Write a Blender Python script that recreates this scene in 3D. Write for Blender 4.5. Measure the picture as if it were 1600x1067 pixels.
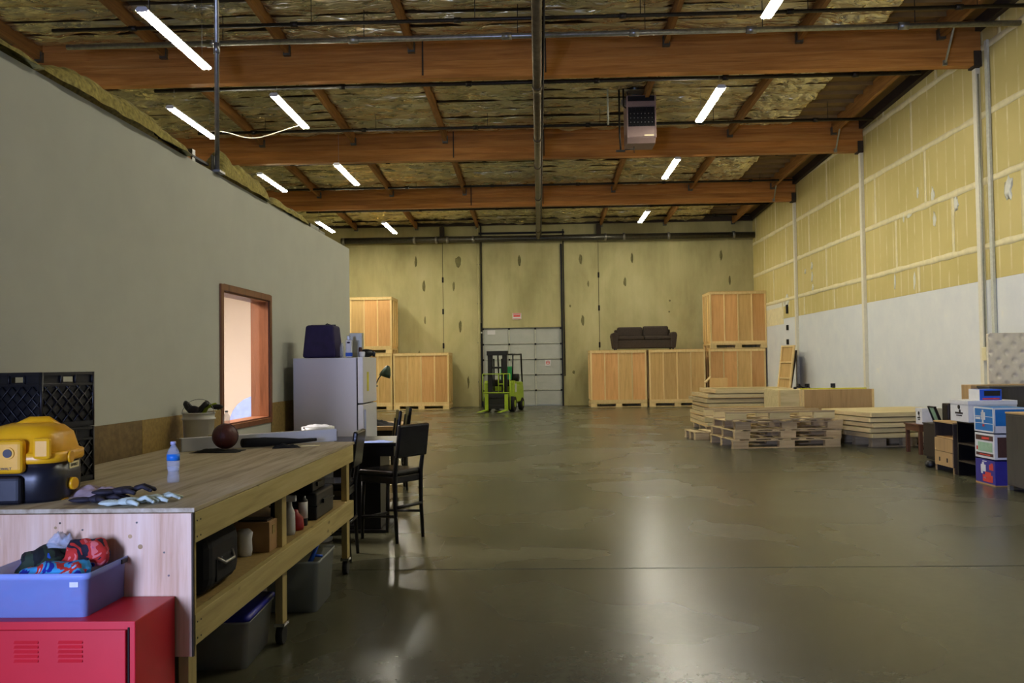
import bpy, bmesh, math, random
from mathutils import Vector, Matrix, noise
random.seed(7)
PI = math.pi
S = bpy.context.scene
for o in list(bpy.data.objects): bpy.data.objects.remove(o)
COL = S.collection
def C(r, g, b):
    f = lambda c: (c/255/12.92) if c/255 <= .04045 else ((c/255+.055)/1.055)**2.4
    return (f(r), f(g), f(b), 1)

# ------------------------------------------------------------------ camera, world, light, exposure
yaw, pitch, roll = -.0308785, .0277728, -.0138214
fwd = Vector((math.sin(yaw)*math.cos(pitch), math.cos(yaw)*math.cos(pitch), math.sin(pitch)))
rt = Vector((math.cos(yaw), -math.sin(yaw), 0)); up = rt.cross(fwd)
r2 = rt*math.cos(roll)+up*math.sin(roll); u2 = -rt*math.sin(roll)+up*math.cos(roll)
cd = bpy.data.cameras.new('camera'); cam = bpy.data.objects.new('camera', cd); COL.objects.link(cam)
cd.sensor_width = 36; cd.lens = 1355*36/1600; cd.clip_end = 200
m = Matrix((r2, u2, -fwd)).transposed().to_4x4(); m.translation = Vector((0, 0, 1.65)); cam.matrix_world = m
S.camera = cam
W = bpy.data.worlds.new('world'); S.world = W; W.use_nodes = True
W.node_tree.nodes['Background'].inputs[0].default_value = (.35, .5, .9, 1)
W.node_tree.nodes['Background'].inputs[1].default_value = .3
S.view_settings.view_transform = 'Standard'; S.view_settings.look = 'None'
S.view_settings.gamma = 1; S.view_settings.use_curve_mapping = False
S.view_settings.exposure = 1.62
TUBE = 62.0           # emission of the fluorescent tubes
DAY = 330.0           # daylight from the glazed front, round the corner behind the photographer
OFFICE = 125.0
def area(name, loc, rot, sx, sy, power, col):
    l = bpy.data.lights.new(name, 'AREA'); l.shape = 'RECTANGLE'; l.size = sx; l.size_y = sy
    l.energy = power; l.color = col; o = bpy.data.objects.new(name, l); COL.objects.link(o)
    o.location = loc; o.rotation_euler = rot; return o
area('daylight_at_front_window', (-3.3, -2.9, 1.7), (math.radians(88), 0, math.radians(-13)), 1.5, 2.2, DAY, (.44, .54, 1.0))
area('office_ceiling_lamp', (-4.6, 8.6, 2.9), (0, 0, 0), 1.2, 1.2, OFFICE, (1, .9, .83))

# ------------------------------------------------------------------ materials
def newmat(name):
    m = bpy.data.materials.new(name); m.use_nodes = True
    return m, m.node_tree, m.node_tree.nodes['Principled BSDF']
def setp(b, rough=.6, metal=0, spec=.5, trans=0, ior=1.45, alpha=1):
    b.inputs['Roughness'].default_value = rough; b.inputs['Metallic'].default_value = metal
    b.inputs['Specular IOR Level'].default_value = spec; b.inputs['Transmission Weight'].default_value = trans
    b.inputs['IOR'].default_value = ior; b.inputs['Alpha'].default_value = alpha
def N(t, kind, **kw):
    n = t.nodes.new(kind)
    for k, v in kw.items(): setattr(n, k, v)
    return n
def L(t, a, b): t.links.new(a, b)
def ramp(t, fac, stops):
    r = N(t, 'ShaderNodeValToRGB'); e = r.color_ramp.elements
    while len(e) < len(stops): e.new(.5)
    for x, (p, c) in zip(e, stops): x.position = p; x.color = c
    L(t, fac, r.inputs[0]); return r.outputs[0]
def coords(t, scale, world=False, rnd=True):
    if world: src = N(t, 'ShaderNodeNewGeometry').outputs['Position']
    else: src = N(t, 'ShaderNodeTexCoord').outputs['Object']
    mp = N(t, 'ShaderNodeMapping'); mp.inputs['Scale'].default_value = scale
    L(t, src, mp.inputs[0])
    if rnd and not world:
        oi = N(t, 'ShaderNodeObjectInfo'); ml = N(t, 'ShaderNodeMath', operation='MULTIPLY'); ml.inputs[1].default_value = 37
        L(t, oi.outputs['Random'], ml.inputs[0]); L(t, ml.outputs[0], mp.inputs['Location'])
    return mp.outputs[0]
def noise_tex(t, vec, scale=5, detail=4, rough=.55, dist=0):
    n = N(t, 'ShaderNodeTexNoise'); n.inputs['Scale'].default_value = scale; n.inputs['Detail'].default_value = detail
    n.inputs['Roughness'].default_value = rough; n.inputs['Distortion'].default_value = dist
    L(t, vec, n.inputs['Vector']); return n.outputs[0]
def bump(t, b, h, s=.2, d=.01):
    n = N(t, 'ShaderNodeBump'); n.inputs['Strength'].default_value = s; n.inputs['Distance'].default_value = d
    L(t, h, n.inputs['Height']); L(t, n.outputs[0], b.inputs['Normal'])
def mix(t, fac, a, b):
    n = N(t, 'ShaderNodeMix', data_type='RGBA')
    for v, i in ((fac, 0), (a, 6), (b, 7)):
        if hasattr(v, 'links') or hasattr(v, 'is_linked'): L(t, v, n.inputs[i])
        else: n.inputs[i].default_value = v
    return n.outputs[2]
def plain(name, c, rough=.5, metal=0, var=.12, scale=14, bs=.1, **kw):
    m, t, b = newmat(name); setp(b, rough, metal, **kw)
    v = coords(t, (1, 1, 1)); n = noise_tex(t, v, scale)
    lo = tuple(x*(1-var) for x in c[:3])+(1,); hi = tuple(min(1, x*(1+var)) for x in c[:3])+(1,)
    L(t, ramp(t, n, [(.3, lo), (.7, hi)]), b.inputs['Base Color'])
    if bs: bump(t, b, n, bs, .004)
    return m
def wood(name, dark, light, axis=0, s=1.0, rough=.6, rings=9, pale=None, knots=False, bs=.15):
    m, t, b = newmat(name); setp(b, rough, 0, .3)
    sc = [9*s, 9*s, 9*s]; sc[axis] = .7*s
    v = coords(t, sc); n = noise_tex(t, v, 2.2, 6, .6, .6)
    fine = [60*s]*3; fine[axis] = 2.5*s
    n2 = noise_tex(t, coords(t, fine), 2, 3)
    base = ramp(t, n, [(.28, dark), (.5, light), (.72, pale or light)])
    out = mix(t, .25, base, ramp(t, n2, [(.3, dark), (.7, pale or light)]))
    oi = N(t, 'ShaderNodeObjectInfo'); hs = N(t, 'ShaderNodeHueSaturation')
    mr = N(t, 'ShaderNodeMapRange'); mr.inputs[3].default_value = .82; mr.inputs[4].default_value = 1.12
    L(t, oi.outputs['Random'], mr.inputs[0]); L(t, mr.outputs[0], hs.inputs['Value']); L(t, out, hs.inputs['Color'])
    out = hs.outputs[0]
    if knots:
        vo = N(t, 'ShaderNodeTexVoronoi'); vo.inputs['Scale'].default_value = 1.0; ks = [9, 9, 9]; ks[axis] = 4
        L(t, coords(t, ks), vo.inputs['Vector'])
        k = ramp(t, vo.outputs['Distance'], [(.06, (1, 1, 1, 1)), (.14, (0, 0, 0, 1))])
        out = mix(t, k, out, tuple(x*.45 for x in dark[:3])+(1,))
    L(t, out, b.inputs['Base Color']); bump(t, b, n2, bs, .003)
    return m
M = {}
M['batten'] = wood('crate_pine', C(216, 186, 118), C(234, 206, 142), 2, 1, pale=C(240, 216, 158))
M['crate_ply'] = wood('crate_plywood', C(196, 156, 92), C(220, 182, 114), 2, .6, pale=C(230, 194, 130))
M['crate_ply_pink'] = wood('crate_plywood_pink', C(200, 148, 86), C(222, 170, 106), 2, .6, pale=C(230, 182, 120))
M['pallet'] = wood('pallet_lumber', C(150, 128, 92), C(184, 162, 122), 0, .8, pale=C(200, 180, 142))
M['pallet_pale'] = wood('pale_panel_lumber', C(176, 158, 112), C(206, 190, 140), 0, .6, pale=C(222, 206, 158))
M['pallet_y'] = wood('pallet_lumber_cross', C(170, 146, 104), C(200, 178, 132), 1, .8, pale=C(214, 194, 150))
M['beam'] = wood('glulam_beam_wood', C(142, 88, 36), C(186, 124, 58), 0, .35, .5, pale=C(208, 150, 80))
M['purlin'] = wood('purlin_wood', C(108, 72, 34), C(146, 102, 50), 1, .5, .6, pale=C(176, 128, 68))
M['bench_top'] = wood('bench_plywood_worn', C(134, 114, 82), C(184, 170, 138), 1, .6, .55, pale=C(206, 196, 172))
M['bench_panel'] = wood('bench_end_plywood', C(186, 138, 98), C(226, 190, 158), 2, .5, .5, pale=C(238, 212, 188))
M['rail'] = wood('bench_pine_rail', C(166, 146, 88), C(194, 176, 112), 1, .6, .6, pale=C(206, 190, 130), knots=True)
M['post'] = wood('bench_pine_post', C(150, 132, 80), C(182, 162, 104), 2, .6, .6)
M['osb'] = plain('brown_wainscot_board', C(112, 92, 54), .7, var=.25, scale=30)
M['osb2'] = plain('tan_wainscot_board', C(146, 122, 66), .7, var=.2, scale=30)
M['trim_wood'] = wood('window_trim_oak', C(92, 56, 28), C(128, 82, 44), 2, 1, .4)
M['jamb'] = wood('window_jamb_oak', C(92, 54, 32), C(120, 74, 48), 2, 1, .4)
M['dark_wood'] = wood('dark_laminate', C(44, 38, 32), C(58, 50, 42), 2, 1, .45)
M['grey_lam'] = wood('grey_brown_laminate', C(58, 54, 48), C(74, 70, 62), 2, .8, .5)
M['desk_wood'] = wood('reddish_desk_wood', C(66, 40, 26), C(92, 58, 38), 2, 1, .4)
M['tan_lam'] = wood('tan_laminate', C(158, 128, 84), C(184, 152, 104), 2, .7, .5)
M['black_wood'] = plain('black_wood', C(13, 11, 11), .35, var=.2)
M['leather'] = plain('black_leatherette', C(18, 17, 18), .26, var=.2, scale=60, bs=.3)
M['black'] = plain('black_plastic', C(18, 18, 20), .4)
M['blackmetal'] = plain('black_metal', C(26, 26, 26), .45, .4)
M['drain'] = plain('dark_grey_drain_pipe', C(78, 76, 68), .35, .6, var=.2)
M['limeyellow'] = plain('lime_yellow_paint', C(206, 200, 40), .5)
M['pipe'] = plain('dark_pipe_paint', C(42, 38, 32), .45, .5, var=.25)
M['mainpipe'] = plain('grey_brown_main_pipe', C(98, 88, 70), .38, .6, var=.3, scale=6)
M['silver'] = plain('galvanised_metal', C(150, 150, 145), .35, .85, var=.2)
M['chrome'] = plain('chrome', C(190, 190, 190), .15, 1)
M['white'] = plain('white_enamel', C(206, 208, 212), .35, var=.03)
M['fridge'] = plain('fridge_white_enamel', C(196, 198, 206), .35, var=.03, scale=300, bs=.2)
M['whitepaint'] = plain('white_paint', C(226, 222, 198), .55, var=.05)
M['white_plastic'] = plain('white_plastic', C(206, 206, 200), .4, var=.05)
M['office_wall'] = plain('office_wall_paint', C(184, 186, 172), .8, var=.035, scale=2.5, bs=.05)
M['office_in'] = plain('office_interior_paint', C(226, 212, 200), .8, var=.02)
M['yellow'] = plain('yellow_vacuum_plastic', C(238, 176, 24), .32, var=.04)
M['lime'] = plain('lime_forklift_paint', C(146, 172, 38), .4, var=.1)
M['rubber'] = plain('black_rubber', C(20, 20, 20), .7)
M['red'] = plain('red_locker_paint', C(200, 32, 44), .38, var=.05, scale=4)
M['navy'] = plain('navy_fabric', C(34, 26, 66), .8, var=.2)
M['blueplastic'] = plain('blue_black_vacuum_tub', C(24, 26, 34), .35)
M['blue'] = plain('bright_blue_card', C(24, 84, 196), .5, var=.06)
M['cyanblue'] = plain('mid_blue_card', C(30, 112, 178), .5, var=.06)
M['purpleblue'] = plain('dark_blue_card', C(48, 44, 132), .5, var=.08)
M['redprint'] = plain('red_print', C(206, 62, 52), .5)
M['greenprint'] = plain('pale_green_print', C(150, 184, 150), .6)
M['brownprint'] = plain('dark_brown_print', C(78, 50, 40), .6)
M['card_white'] = plain('white_cardboard', C(214, 214, 212), .7, var=.04)
M['cardboard'] = plain('brown_cardboard', C(164, 128, 82), .8, var=.08)
M['sofa'] = plain('dark_brown_upholstery', C(56, 46, 36), .85, var=.2, scale=20, bs=.4)
M['cream'] = plain('cream_tufted_fabric', C(222, 212, 182), .85, var=.06)
M['wool'] = plain('mineral_wool', C(150, 138, 74), .95, var=.45, scale=30, bs=1)
M['ball'] = plain('dark_brown_red_leather', C(74, 30, 24), .5, var=.15, scale=80, bs=.4)
M['darkcloth'] = plain('black_cloth', C(14, 14, 15), .9, var=.3)
M['heater'] = plain('mauve_grey_enamel', C(140, 118, 112), .5, var=.06)
M['flue'] = plain('flue_sheet_metal', C(110, 112, 100), .4, .8, var=.3)
M['green'] = plain('green_fabric', C(40, 150, 80), .7)
M['dkgreen'] = plain('dark_green_enamel', C(40, 62, 48), .3)
M['door_metal'] = plain('grey_white_door_metal', C(178, 182, 172), .5, .0, var=.06, scale=3)
M['door_rib'] = plain('pale_door_rib', C(196, 198, 180), .5)
M['gap'] = plain('dark_gap', C(24, 22, 16), .9)
M['glovewhite'] = plain('pale_green_white_glove', C(190, 204, 190), .8)
M['gloveblack'] = plain('black_coated_glove', C(40, 36, 44), .7)
M['lime2'] = plain('lime_strap', C(150, 170, 30), .6)
M['conduit'] = plain('pale_conduit', C(170, 170, 150), .4, .3)
M['mud'] = plain('joint_compound', C(230, 220, 174), .85, var=.08, scale=6)
M['mudwhite'] = plain('white_joint_compound', C(224, 224, 206), .85, var=.04)
M['deck'] = plain('roof_deck_plywood', C(128, 104, 62), .8, var=.12, scale=3)
M['ledger'] = plain('dark_ledger', C(60, 50, 36), .8)
M['palepink'] = plain('clear_pink_film', C(200, 180, 186), .3, alpha=.5)
M['paleblue'] = plain('pale_blue_fabric', C(140, 160, 220), .8)
M['label_blue'] = plain('blue_bottle_label', C(30, 120, 210), .4)
M['lavender_cap'] = plain('pale_lavender_cap', C(176, 180, 214), .4)
M['redplastic'] = plain('dark_red_plastic', C(150, 26, 26), .4)
def glassy(name, c, rough, alpha, trans=0.0):
    m, t, b = newmat(name); setp(b, rough, 0, .5, trans, 1.3, alpha); b.inputs['Base Color'].default_value = c
    n = noise_tex(t, coords(t, (1, 1, 1)), 22); bump(t, b, n, .25, .004); return m
M['bottle'] = glassy('clear_bottle_plastic', C(220, 230, 245), .08, .28)
M['tub'] = glassy('cloudy_tub_plastic', C(160, 182, 246), .3, .62)
M['tub_clear'] = glassy('cloudy_bin_plastic', C(196, 202, 196), .35, .5)
M['tub_blue'] = glassy('blue_tub_lid', C(40, 44, 150), .4, .9)
M['glass'] = glassy('window_glass', C(240, 240, 240), .02, .06)
m, t, b = newmat('lit_fluorescent_tube'); b.inputs['Base Color'].default_value = (1, 1, 1, 1)
b.inputs['Emission Color'].default_value = (1, .93, .76, 1); b.inputs['Emission Strength'].default_value = TUBE; M['tube'] = m
# foil faced insulation
m, t, b = newmat('foil_facing'); setp(b, .35, .88)
v = coords(t, (1.0, 1.9, 1)); n = noise_tex(t, v, 4.5, 2.5, .5, 1.0); n2 = noise_tex(t, coords(t, (1, 1, 1)), 1.3, 2)
L(t, mix(t, n2, C(204, 190, 140), C(230, 222, 188)), b.inputs['Base Color'])
L(t, ramp(t, n, [(.3, (.2,)*3+(1,)), (.7, (.42,)*3+(1,))]), b.inputs['Roughness'])
bump(t, b, n, .9, .1); M['foil'] = m
# polished concrete
m, t, b = newmat('polished_concrete_floor'); setp(b, .25, 0, .42)
n = noise_tex(t, coords(t, (1, 1, 1), world=True), .5, 3, .5, .3); n2 = noise_tex(t, coords(t, (1, .5, 1), world=True), 3.5, 6, .6)
n3 = noise_tex(t, coords(t, (1, 1, 1), world=True), 14, 6, .7)
c1 = ramp(t, n, [(.15, C(44, 45, 35)), (.5, C(68, 68, 51)), (.85, C(98, 96, 73))])
c2 = mix(t, .3, c1, ramp(t, n2, [(.1, C(36, 36, 28)), (.9, C(104, 101, 78))]))
L(t, mix(t, .22, c2, ramp(t, n3, [(.2, C(30, 30, 24)), (.8, C(112, 110, 86))])), b.inputs['Base Color'])
bump(t, b, n3, .04, .002)
L(t, ramp(t, n, [(.05, (.21,)*3+(1,)), (.95, (.33,)*3+(1,))]), b.inputs['Roughness'])
M['floor'] = m
# tilt-up concrete
m, t, b = newmat('tilt_up_concrete'); setp(b, .85, 0, .25)
n = noise_tex(t, coords(t, (1, 1, .45), world=True), .7, 7, .6, .3); n2 = noise_tex(t, coords(t, (3, 1, .3), world=True), 2.2, 5)
c1 = ramp(t, n, [(.3, C(152, 146, 100)), (.52, C(180, 173, 124)), (.75, C(196, 190, 142))])
L(t, mix(t, .12, c1, ramp(t, n2, [(.3, C(130, 124, 82)), (.7, C(190, 182, 128))])), b.inputs['Base Color'])
bump(t, b, n2, .12, .01); M['concrete'] = m
M['stain'] = plain('grey_grout_patch', C(112, 108, 68), .85, var=.2)
# drywall: raw tan board with compound over the screw lines, painted below 3.19 m
m, t, b = newmat('part_painted_drywall'); setp(b, .8, 0, .3)
g = N(t, 'ShaderNodeNewGeometry'); sx = N(t, 'ShaderNodeSeparateXYZ'); L(t, g.outputs['Position'], sx.inputs[0])
def mth(op, a, bb=None, cc=None):
    n = N(t, 'ShaderNodeMath', operation=op)
    for i, v in enumerate((a, bb, cc)):
        if v is None: continue
        if isinstance(v, (int, float)): n.inputs[i].default_value = v
        else: L(t, v, n.inputs[i])
    return n.outputs[0]
fr = mth('PINGPONG', sx.outputs['Y'], .2032)
nz = noise_tex(t, coords(t, (1, 1, .5), world=True), 2.4, 4, .7)
ln = mth('MULTIPLY', mth('LESS_THAN', fr, .026), ramp(t, nz, [(.42, (0, 0, 0, 1)), (.62, (.7, .7, .7, 1))]))
nb = noise_tex(t, coords(t, (1, 1, 1), world=True), .6, 4)
raw = ramp(t, nb, [(.3, C(196, 181, 112)), (.7, C(210, 194, 128))])
raw = mix(t, ln, raw, C(232, 222, 176))
np_ = noise_tex(t, coords(t, (1, 1, 1), world=True), 1.8, 5, .65)
pnt = ramp(t, np_, [(.35, C(218, 222, 222)), (.68, C(226, 229, 226)), (.74, C(232, 232, 222))])
L(t, mix(t, mth('LESS_THAN', sx.outputs['Z'], 3.19), raw, pnt), b.inputs['Base Color']); M['drywall'] = m

# ------------------------------------------------------------------ mesh builder
class B:
    def __init__(s): s.v = []; s.f = []; s.sm = []
    def add(s, vs, fs, mat=None, sm=False):
        k = len(s.v); s.v += [tuple(mat @ Vector(p)) if mat else tuple(p) for p in vs]
        s.f += [tuple(i+k for i in f) for f in fs]; s.sm += [sm]*len(fs); return s
    def box(s, x0, x1, y0, y1, z0, z1, mat=None):
        vs = [(x, y, z) for z in (z0, z1) for y in (y0, y1) for x in (x0, x1)]
        return s.add(vs, [(0, 2, 3, 1), (4, 5, 7, 6), (0, 1, 5, 4), (1, 3, 7, 5), (3, 2, 6, 7), (2, 0, 4, 6)], mat)
    def cbox(s, c, d, mat=None): return s.box(c[0]-d[0]/2, c[0]+d[0]/2, c[1]-d[1]/2, c[1]+d[1]/2, c[2]-d[2]/2, c[2]+d[2]/2, mat)
    def cyl(s, p0, p1, r, n=12, rr=None, caps=True):
        p0 = Vector(p0); p1 = Vector(p1); d = (p1-p0).normalized(); a = d.orthogonal().normalized(); bq = d.cross(a)
        rr = r if rr is None else rr; vs = []
        for p, q in ((p0, r), (p1, rr)):
            for i in range(n): th = 2*PI*i/n; vs.append(p+a*q*math.cos(th)+bq*q*math.sin(th))
        s.add(vs, [(i, (i+1) % n, n+(i+1) % n, n+i) for i in range(n)], None, True)
        if caps: s.add(vs[:n], [tuple(reversed(range(n)))]); s.add(vs[n:], [tuple(range(n))])
        return s
    def tube(s, pts, r, n=8, closed=False):
        pts = [Vector(p) for p in pts]; vs = []; k = len(pts); prev = None
        for i, p in enumerate(pts):
            rad = r[i] if isinstance(r, (list, tuple)) else r
            d = (pts[min(i+1, k-1)]-pts[max(i-1, 0)]).normalized()
            a = (prev-d*prev.dot(d)).normalized() if prev else d.orthogonal().normalized()
            prev = a; bq = d.cross(a)
            for j in range(n): th = 2*PI*j/n; vs.append(p+(a*math.cos(th)+bq*math.sin(th))*rad)
        fs = [(i*n+j, i*n+(j+1) % n, (i+1)*n+(j+1) % n, (i+1)*n+j) for i in range(k-1) for j in range(n)]
        fs += [tuple(reversed(range(n))), tuple(range((k-1)*n, k*n))]
        return s.add(vs, fs, None, True)
    def lathe(s, prof, c=(0, 0, 0), n=20, mat=None, sy=1.0):
        vs = [(c[0]+r*math.cos(2*PI*j/n), c[1]+sy*r*math.sin(2*PI*j/n), c[2]+z) for r, z in prof for j in range(n)]
        fs = [(i*n+j, i*n+(j+1) % n, (i+1)*n+(j+1) % n, (i+1)*n+j) for i in range(len(prof)-1) for j in range(n)]
        fs += [tuple(reversed(range(n))), tuple(range((len(prof)-1)*n, len(prof)*n))]
        return s.add(vs, fs, mat, True)
    def ell(s, c, r, n=14, k=9, warp=0, seed=0):
        vs = []; 
        for i in range(k+1):
            ph = PI*i/k-PI/2
            for j in range(n):
                th = 2*PI*j/n; d = Vector((math.cos(ph)*math.cos(th), math.cos(ph)*math.sin(th), math.sin(ph)))
                w = 1+warp*noise.noise(d*2.1+Vector((seed, seed*.7, 0)))
                vs.append((c[0]+r[0]*d.x*w, c[1]+r[1]*d.y*w, c[2]+r[2]*d.z*w))
        fs = [(i*n+j, i*n+(j+1) % n, (i+1)*n+(j+1) % n, (i+1)*n+j) for i in range(k) for j in range(n)]
        return s.add(vs, fs, None, True)
    def prism(s, poly, axis, a, b):   # polygon in the two other axes, extruded on axis
        def P(p, h): return {'x': (h, p[0], p[1]), 'y': (p[0], h, p[1]), 'z': (p[0], p[1], h)}[axis]
        n = len(poly); vs = [P(p, a) for p in poly]+[P(p, b) for p in poly]
        return s.add(vs, [tuple(reversed(range(n))), tuple(range(n, 2*n))]+[(i, (i+1) % n, n+(i+1) % n, n+i) for i in range(n)])
    def grid(s, fn, nu, nv, sm=True):
        vs = [fn(i/nu, j/nv) for j in range(nv+1) for i in range(nu+1)]
        return s.add(vs, [(j*(nu+1)+i, j*(nu+1)+i+1, (j+1)*(nu+1)+i+1, (j+1)*(nu+1)+i) for j in range(nv) for i in range(nu)], None, sm)
    def build(s, name, mat, parent=None, bevel=0, seg=2, sub=0, thick=0):
        me = bpy.data.meshes.new(name); me.from_pydata(s.v, [], s.f)
        me.polygons.foreach_set('use_smooth', s.sm); bm = bmesh.new(); bm.from_mesh(me)
        bmesh.ops.remove_doubles(bm, verts=bm.verts, dist=1e-5)
        bmesh.ops.recalc_face_normals(bm, faces=bm.faces); bm.to_mesh(me); bm.free()
        me.materials.append(M[mat] if isinstance(mat, str) else mat)
        o = bpy.data.objects.new(name, me); COL.objects.link(o)
        if parent: o.parent = parent
        if thick: md = o.modifiers.new('t', 'SOLIDIFY'); md.thickness = thick
        if bevel: md = o.modifiers.new('b', 'BEVEL'); md.width = bevel; md.segments = seg; md.limit_method = 'ANGLE'
        if sub: md = o.modifiers.new('s', 'SUBSURF'); md.levels = md.render_levels = sub
        return o
def rbox(c, d): return B().cbox(c, d)
def thing(name, label, cat, loc=(0, 0, 0), rz=0, group=None):
    o = bpy.data.objects.new(name, None); COL.objects.link(o); o.location = loc; o.rotation_euler = (0, 0, rz)
    o['label'] = label; o['category'] = cat
    if group: o['group'] = group
    return o
def tag(o, label, cat, group=None, loc=None, rz=None):
    o['label'] = label; o['category'] = cat
    if group: o['group'] = group
    if loc: o.location = loc
    if rz is not None: o.rotation_euler = (0, 0, rz)
    return o
def struct(o): o['kind'] = 'structure'; return o
def dup(root, loc, rz, label, group=None):
    r = root.copy(); COL.objects.link(r); r.location = loc; r.rotation_euler = (0, 0, rz); r['label'] = label
    if group: r['group'] = group
    for ch in list(root.children):
        c = ch.copy(); COL.objects.link(c); c.parent = r
        for g in ch.children:
            d = g.copy(); COL.objects.link(d); d.parent = c
    return r
def text(name, s, size, mat, parent, loc, rot, depth=.001):
    cu = bpy.data.curves.new(name, 'FONT'); cu.body = s; cu.size = size; cu.extrude = depth; cu.align_x = 'CENTER'; cu.align_y = 'CENTER'
    o = bpy.data.objects.new(name, cu); COL.objects.link(o)
    me = bpy.data.meshes.new_from_object(o.evaluated_get(bpy.context.evaluated_depsgraph_get()))
    bpy.data.objects.remove(o); me.materials.clear(); me.materials.append(M[mat])
    q = bpy.data.objects.new(name, me); COL.objects.link(q); q.location = loc; q.rotation_euler = rot; q.parent = parent
    return q

XR, XL, YB, YF = 8.75, -15.0, 35.4, -5.6
def roofz(y): return 8.30-.035*(y-17.2)

# ------------------------------------------------------------------ the setting
floor = struct(B().box(XL, XR, YF, YB, -.3, -.012).build('floor', 'floor'))
xs = [XL, -9.5, -7, -.915, 5.2, XR]; ys = [YF, .9, 7.08, 13.2, 19.3, 25.4, 31.5, YB]
for i in range(len(xs)-1):
    for j in range(len(ys)-1):
        g = .009
        B().box(xs[i]+.0004, xs[i+1]-.0004, ys[j]+g, ys[j+1]-g, -.012, 0).build('concrete_slab', 'floor', floor)
# back wall with dock door opening
wb = struct(B().box(XL-.2, XR+.2, YB+.2, YB+.35, -.1, 8.6).build('wall_back', 'concrete'))
for x0, x1, z0, z1 in ((XL, -3.91, 0, 8.2), (-3.89, -2.32, 0, 8.2), (-2.31, .94, 3.2, 8.2), (.95, 2.465, 0, 8.2), (2.485, XR, 0, 8.2)):
    B().box(x0, x1, YB, YB+.2, z0, z1).build('concrete_panel', 'concrete', wb)
B().box(-3.91, -3.89, YB+.03, YB+.05, 0, 8).box(2.465, 2.485, YB+.03, YB+.05, 0, 8).build('joint_sealant', 'gap', wb)
for x, z, w, h in ((-5.0, 5.95, .1, .38), (-4.68, 4.95, .13, .42), (-3.25, 5.95, .24, .42), (-3.45, 4.95, .09, .34), (-4.65, 3.55, .07, .3), (-3.2, 3.3, .12, .45),
                   (-.75, 5.95, .13, .42), (1.75, 5.95, .13, .38), (2.05, 4.95, .07, .24), (3.85, 5.98, .1, .38), (3.55, 5.0, .11, .34), (7.45, 6.02, .1, .38),
                   (7.78, 5.0, .08, .32), (1.8, 3.45, .12, .4), (1.3, 4.05, .08, .1), (5.35, 4.2, .08, .08), (5.32, 3.75, .07, .07), (1.4, 1.35, .1, .14), (-7.2, 2.2, .12, .22), (-4.9, 2.2, .09, .2), (-2.9, 1.0, .08, .5)):
    B().ell((0, 0, 0), (w/2, .006, h/2), 12, 6, .5, x).build('grout_patch', 'stain', wb).location = (x, YB-.001, z)
for x, z in ((-3.9, 5.2), (-3.9, 3.9), (-3.9, 2.5), (2.475, 5.3), (2.475, 3.95), (2.475, 2.45)):
    B().cbox((x, YB-.01, z), (.07, .03, .22)).build('joint_plate', 'gap', wb, .01)
# side and front walls
struct(B().box(XL-.25, XL, YF, YB, -.1, 9.2).build('wall_left', 'concrete'))
wf = B().box(XL, -3.9, YF-.2, YF, 0, 9.2).box(-.3, XR, YF-.2, YF, 0, 9.2).box(-3.9, -.3, YF-.2, YF, 3.2, 9.2)
struct(wf.build('wall_front', 'concrete'))
wr = struct(B().box(XR+.02, XR+.25, YF, YB, -.1, 9.2).build('wall_right', 'drywall'))
cols = [YF, -1.2, 4.95, 11.1, 17.25, 23.4, 29.5, YB]
rows = [0, 3.19, 3.845, 5.12, 6.42, 7.72, 9.0]
for j in range(len(cols)-1):
    a, c = cols[j], cols[j+1]
    for i in range(len(rows)-1):
        z0, z1 = rows[i], rows[i+1]
        if i == 0: cuts = [a, c]
        else:
            off = (1.2, 2.45, 3.1, 1.8, 2.9)[(i+j*2) % 5]; cuts = [a]+[y for y in (a+off, a+off+2.9) if y < c-.5]+[c]
        for k in range(len(cuts)-1):
            zt = min(z1, roofz((cuts[k]+cuts[k+1])/2)+.1)
            if zt <= z0: continue
            B().box(XR, XR+.016, cuts[k]+.003, cuts[k+1]-.003, z0+.002, zt-.002).build('drywall_sheet', 'drywall', wr)
        if a > 4 and i > 1 and i < 6:
            def seam(u, v, a=a, c=c, z=z0):
                y = a+(c-a)*u; return (XR-.004+.002*math.cos(v*9), y, z+(v-.5)*(.13+.05*noise.noise(Vector((y*2, z, 0))))+.012*noise.noise(Vector((y*3, z, 5))))
            B().grid(seam, 40, 2).build('joint_tape', 'mud', wr, thick=.004)
        if a > 4 and i > 0:
            for y in cuts[1:-1]:
                def seam(u, v, y=y, z0=z0, z1=z1):
                    z = z0+(z1-z0)*u; return (XR-.003, y+(v-.5)*(.12+.05*noise.noise(Vector((y, z*2, 3)))), min(z, roofz(y)))
                B().grid(seam, 14, 2).build('joint_tape', 'mud', wr, thick=.003)
for y, z, w, h in ((16.28, 4.8, .26, .36), (19.3, 4.75, .12, .28), (19.35, 5.3, .14, .3), (20.6, 5.05, .28, .1), (20.1, 5.5, .1, .25), (18.3, 4.9, .2, .3), (21.5, 3.55, .1, .35), (20.4, 3.5, .11, .4),
                   (27.9, 4.7, .22, .22), (27.9, 4.35, .2, .3), (27.85, 4.0, .2, .2), (30.72, 3.79, .55, .36), (28.6, 4.6, .15, .15), (20.9, 5.05, .1, .2), (15.3, 5.6, .14, .2)):
    B().ell((0, 0, 0), (.006, w/2, h/2), 14, 7, .9, y).build('compound_patch', 'mudwhite', wr).location = (XR-.002, y, z)
B().box(XR-.006, XR, 30.8, 34.2, 3.62, 3.78).build('joint_tape', 'mudwhite', wr)
B().box(XR-.005, XR, 31.2, 34.6, 3.0, 3.62).build('compound_patch', 'mud', wr)
for y in cols[2:-1]:
    p = B().box(XR-.09, XR, y-.07, y+.07, 0, roofz(y)-.85).build('pilaster', 'whitepaint', wr, .006)
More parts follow.
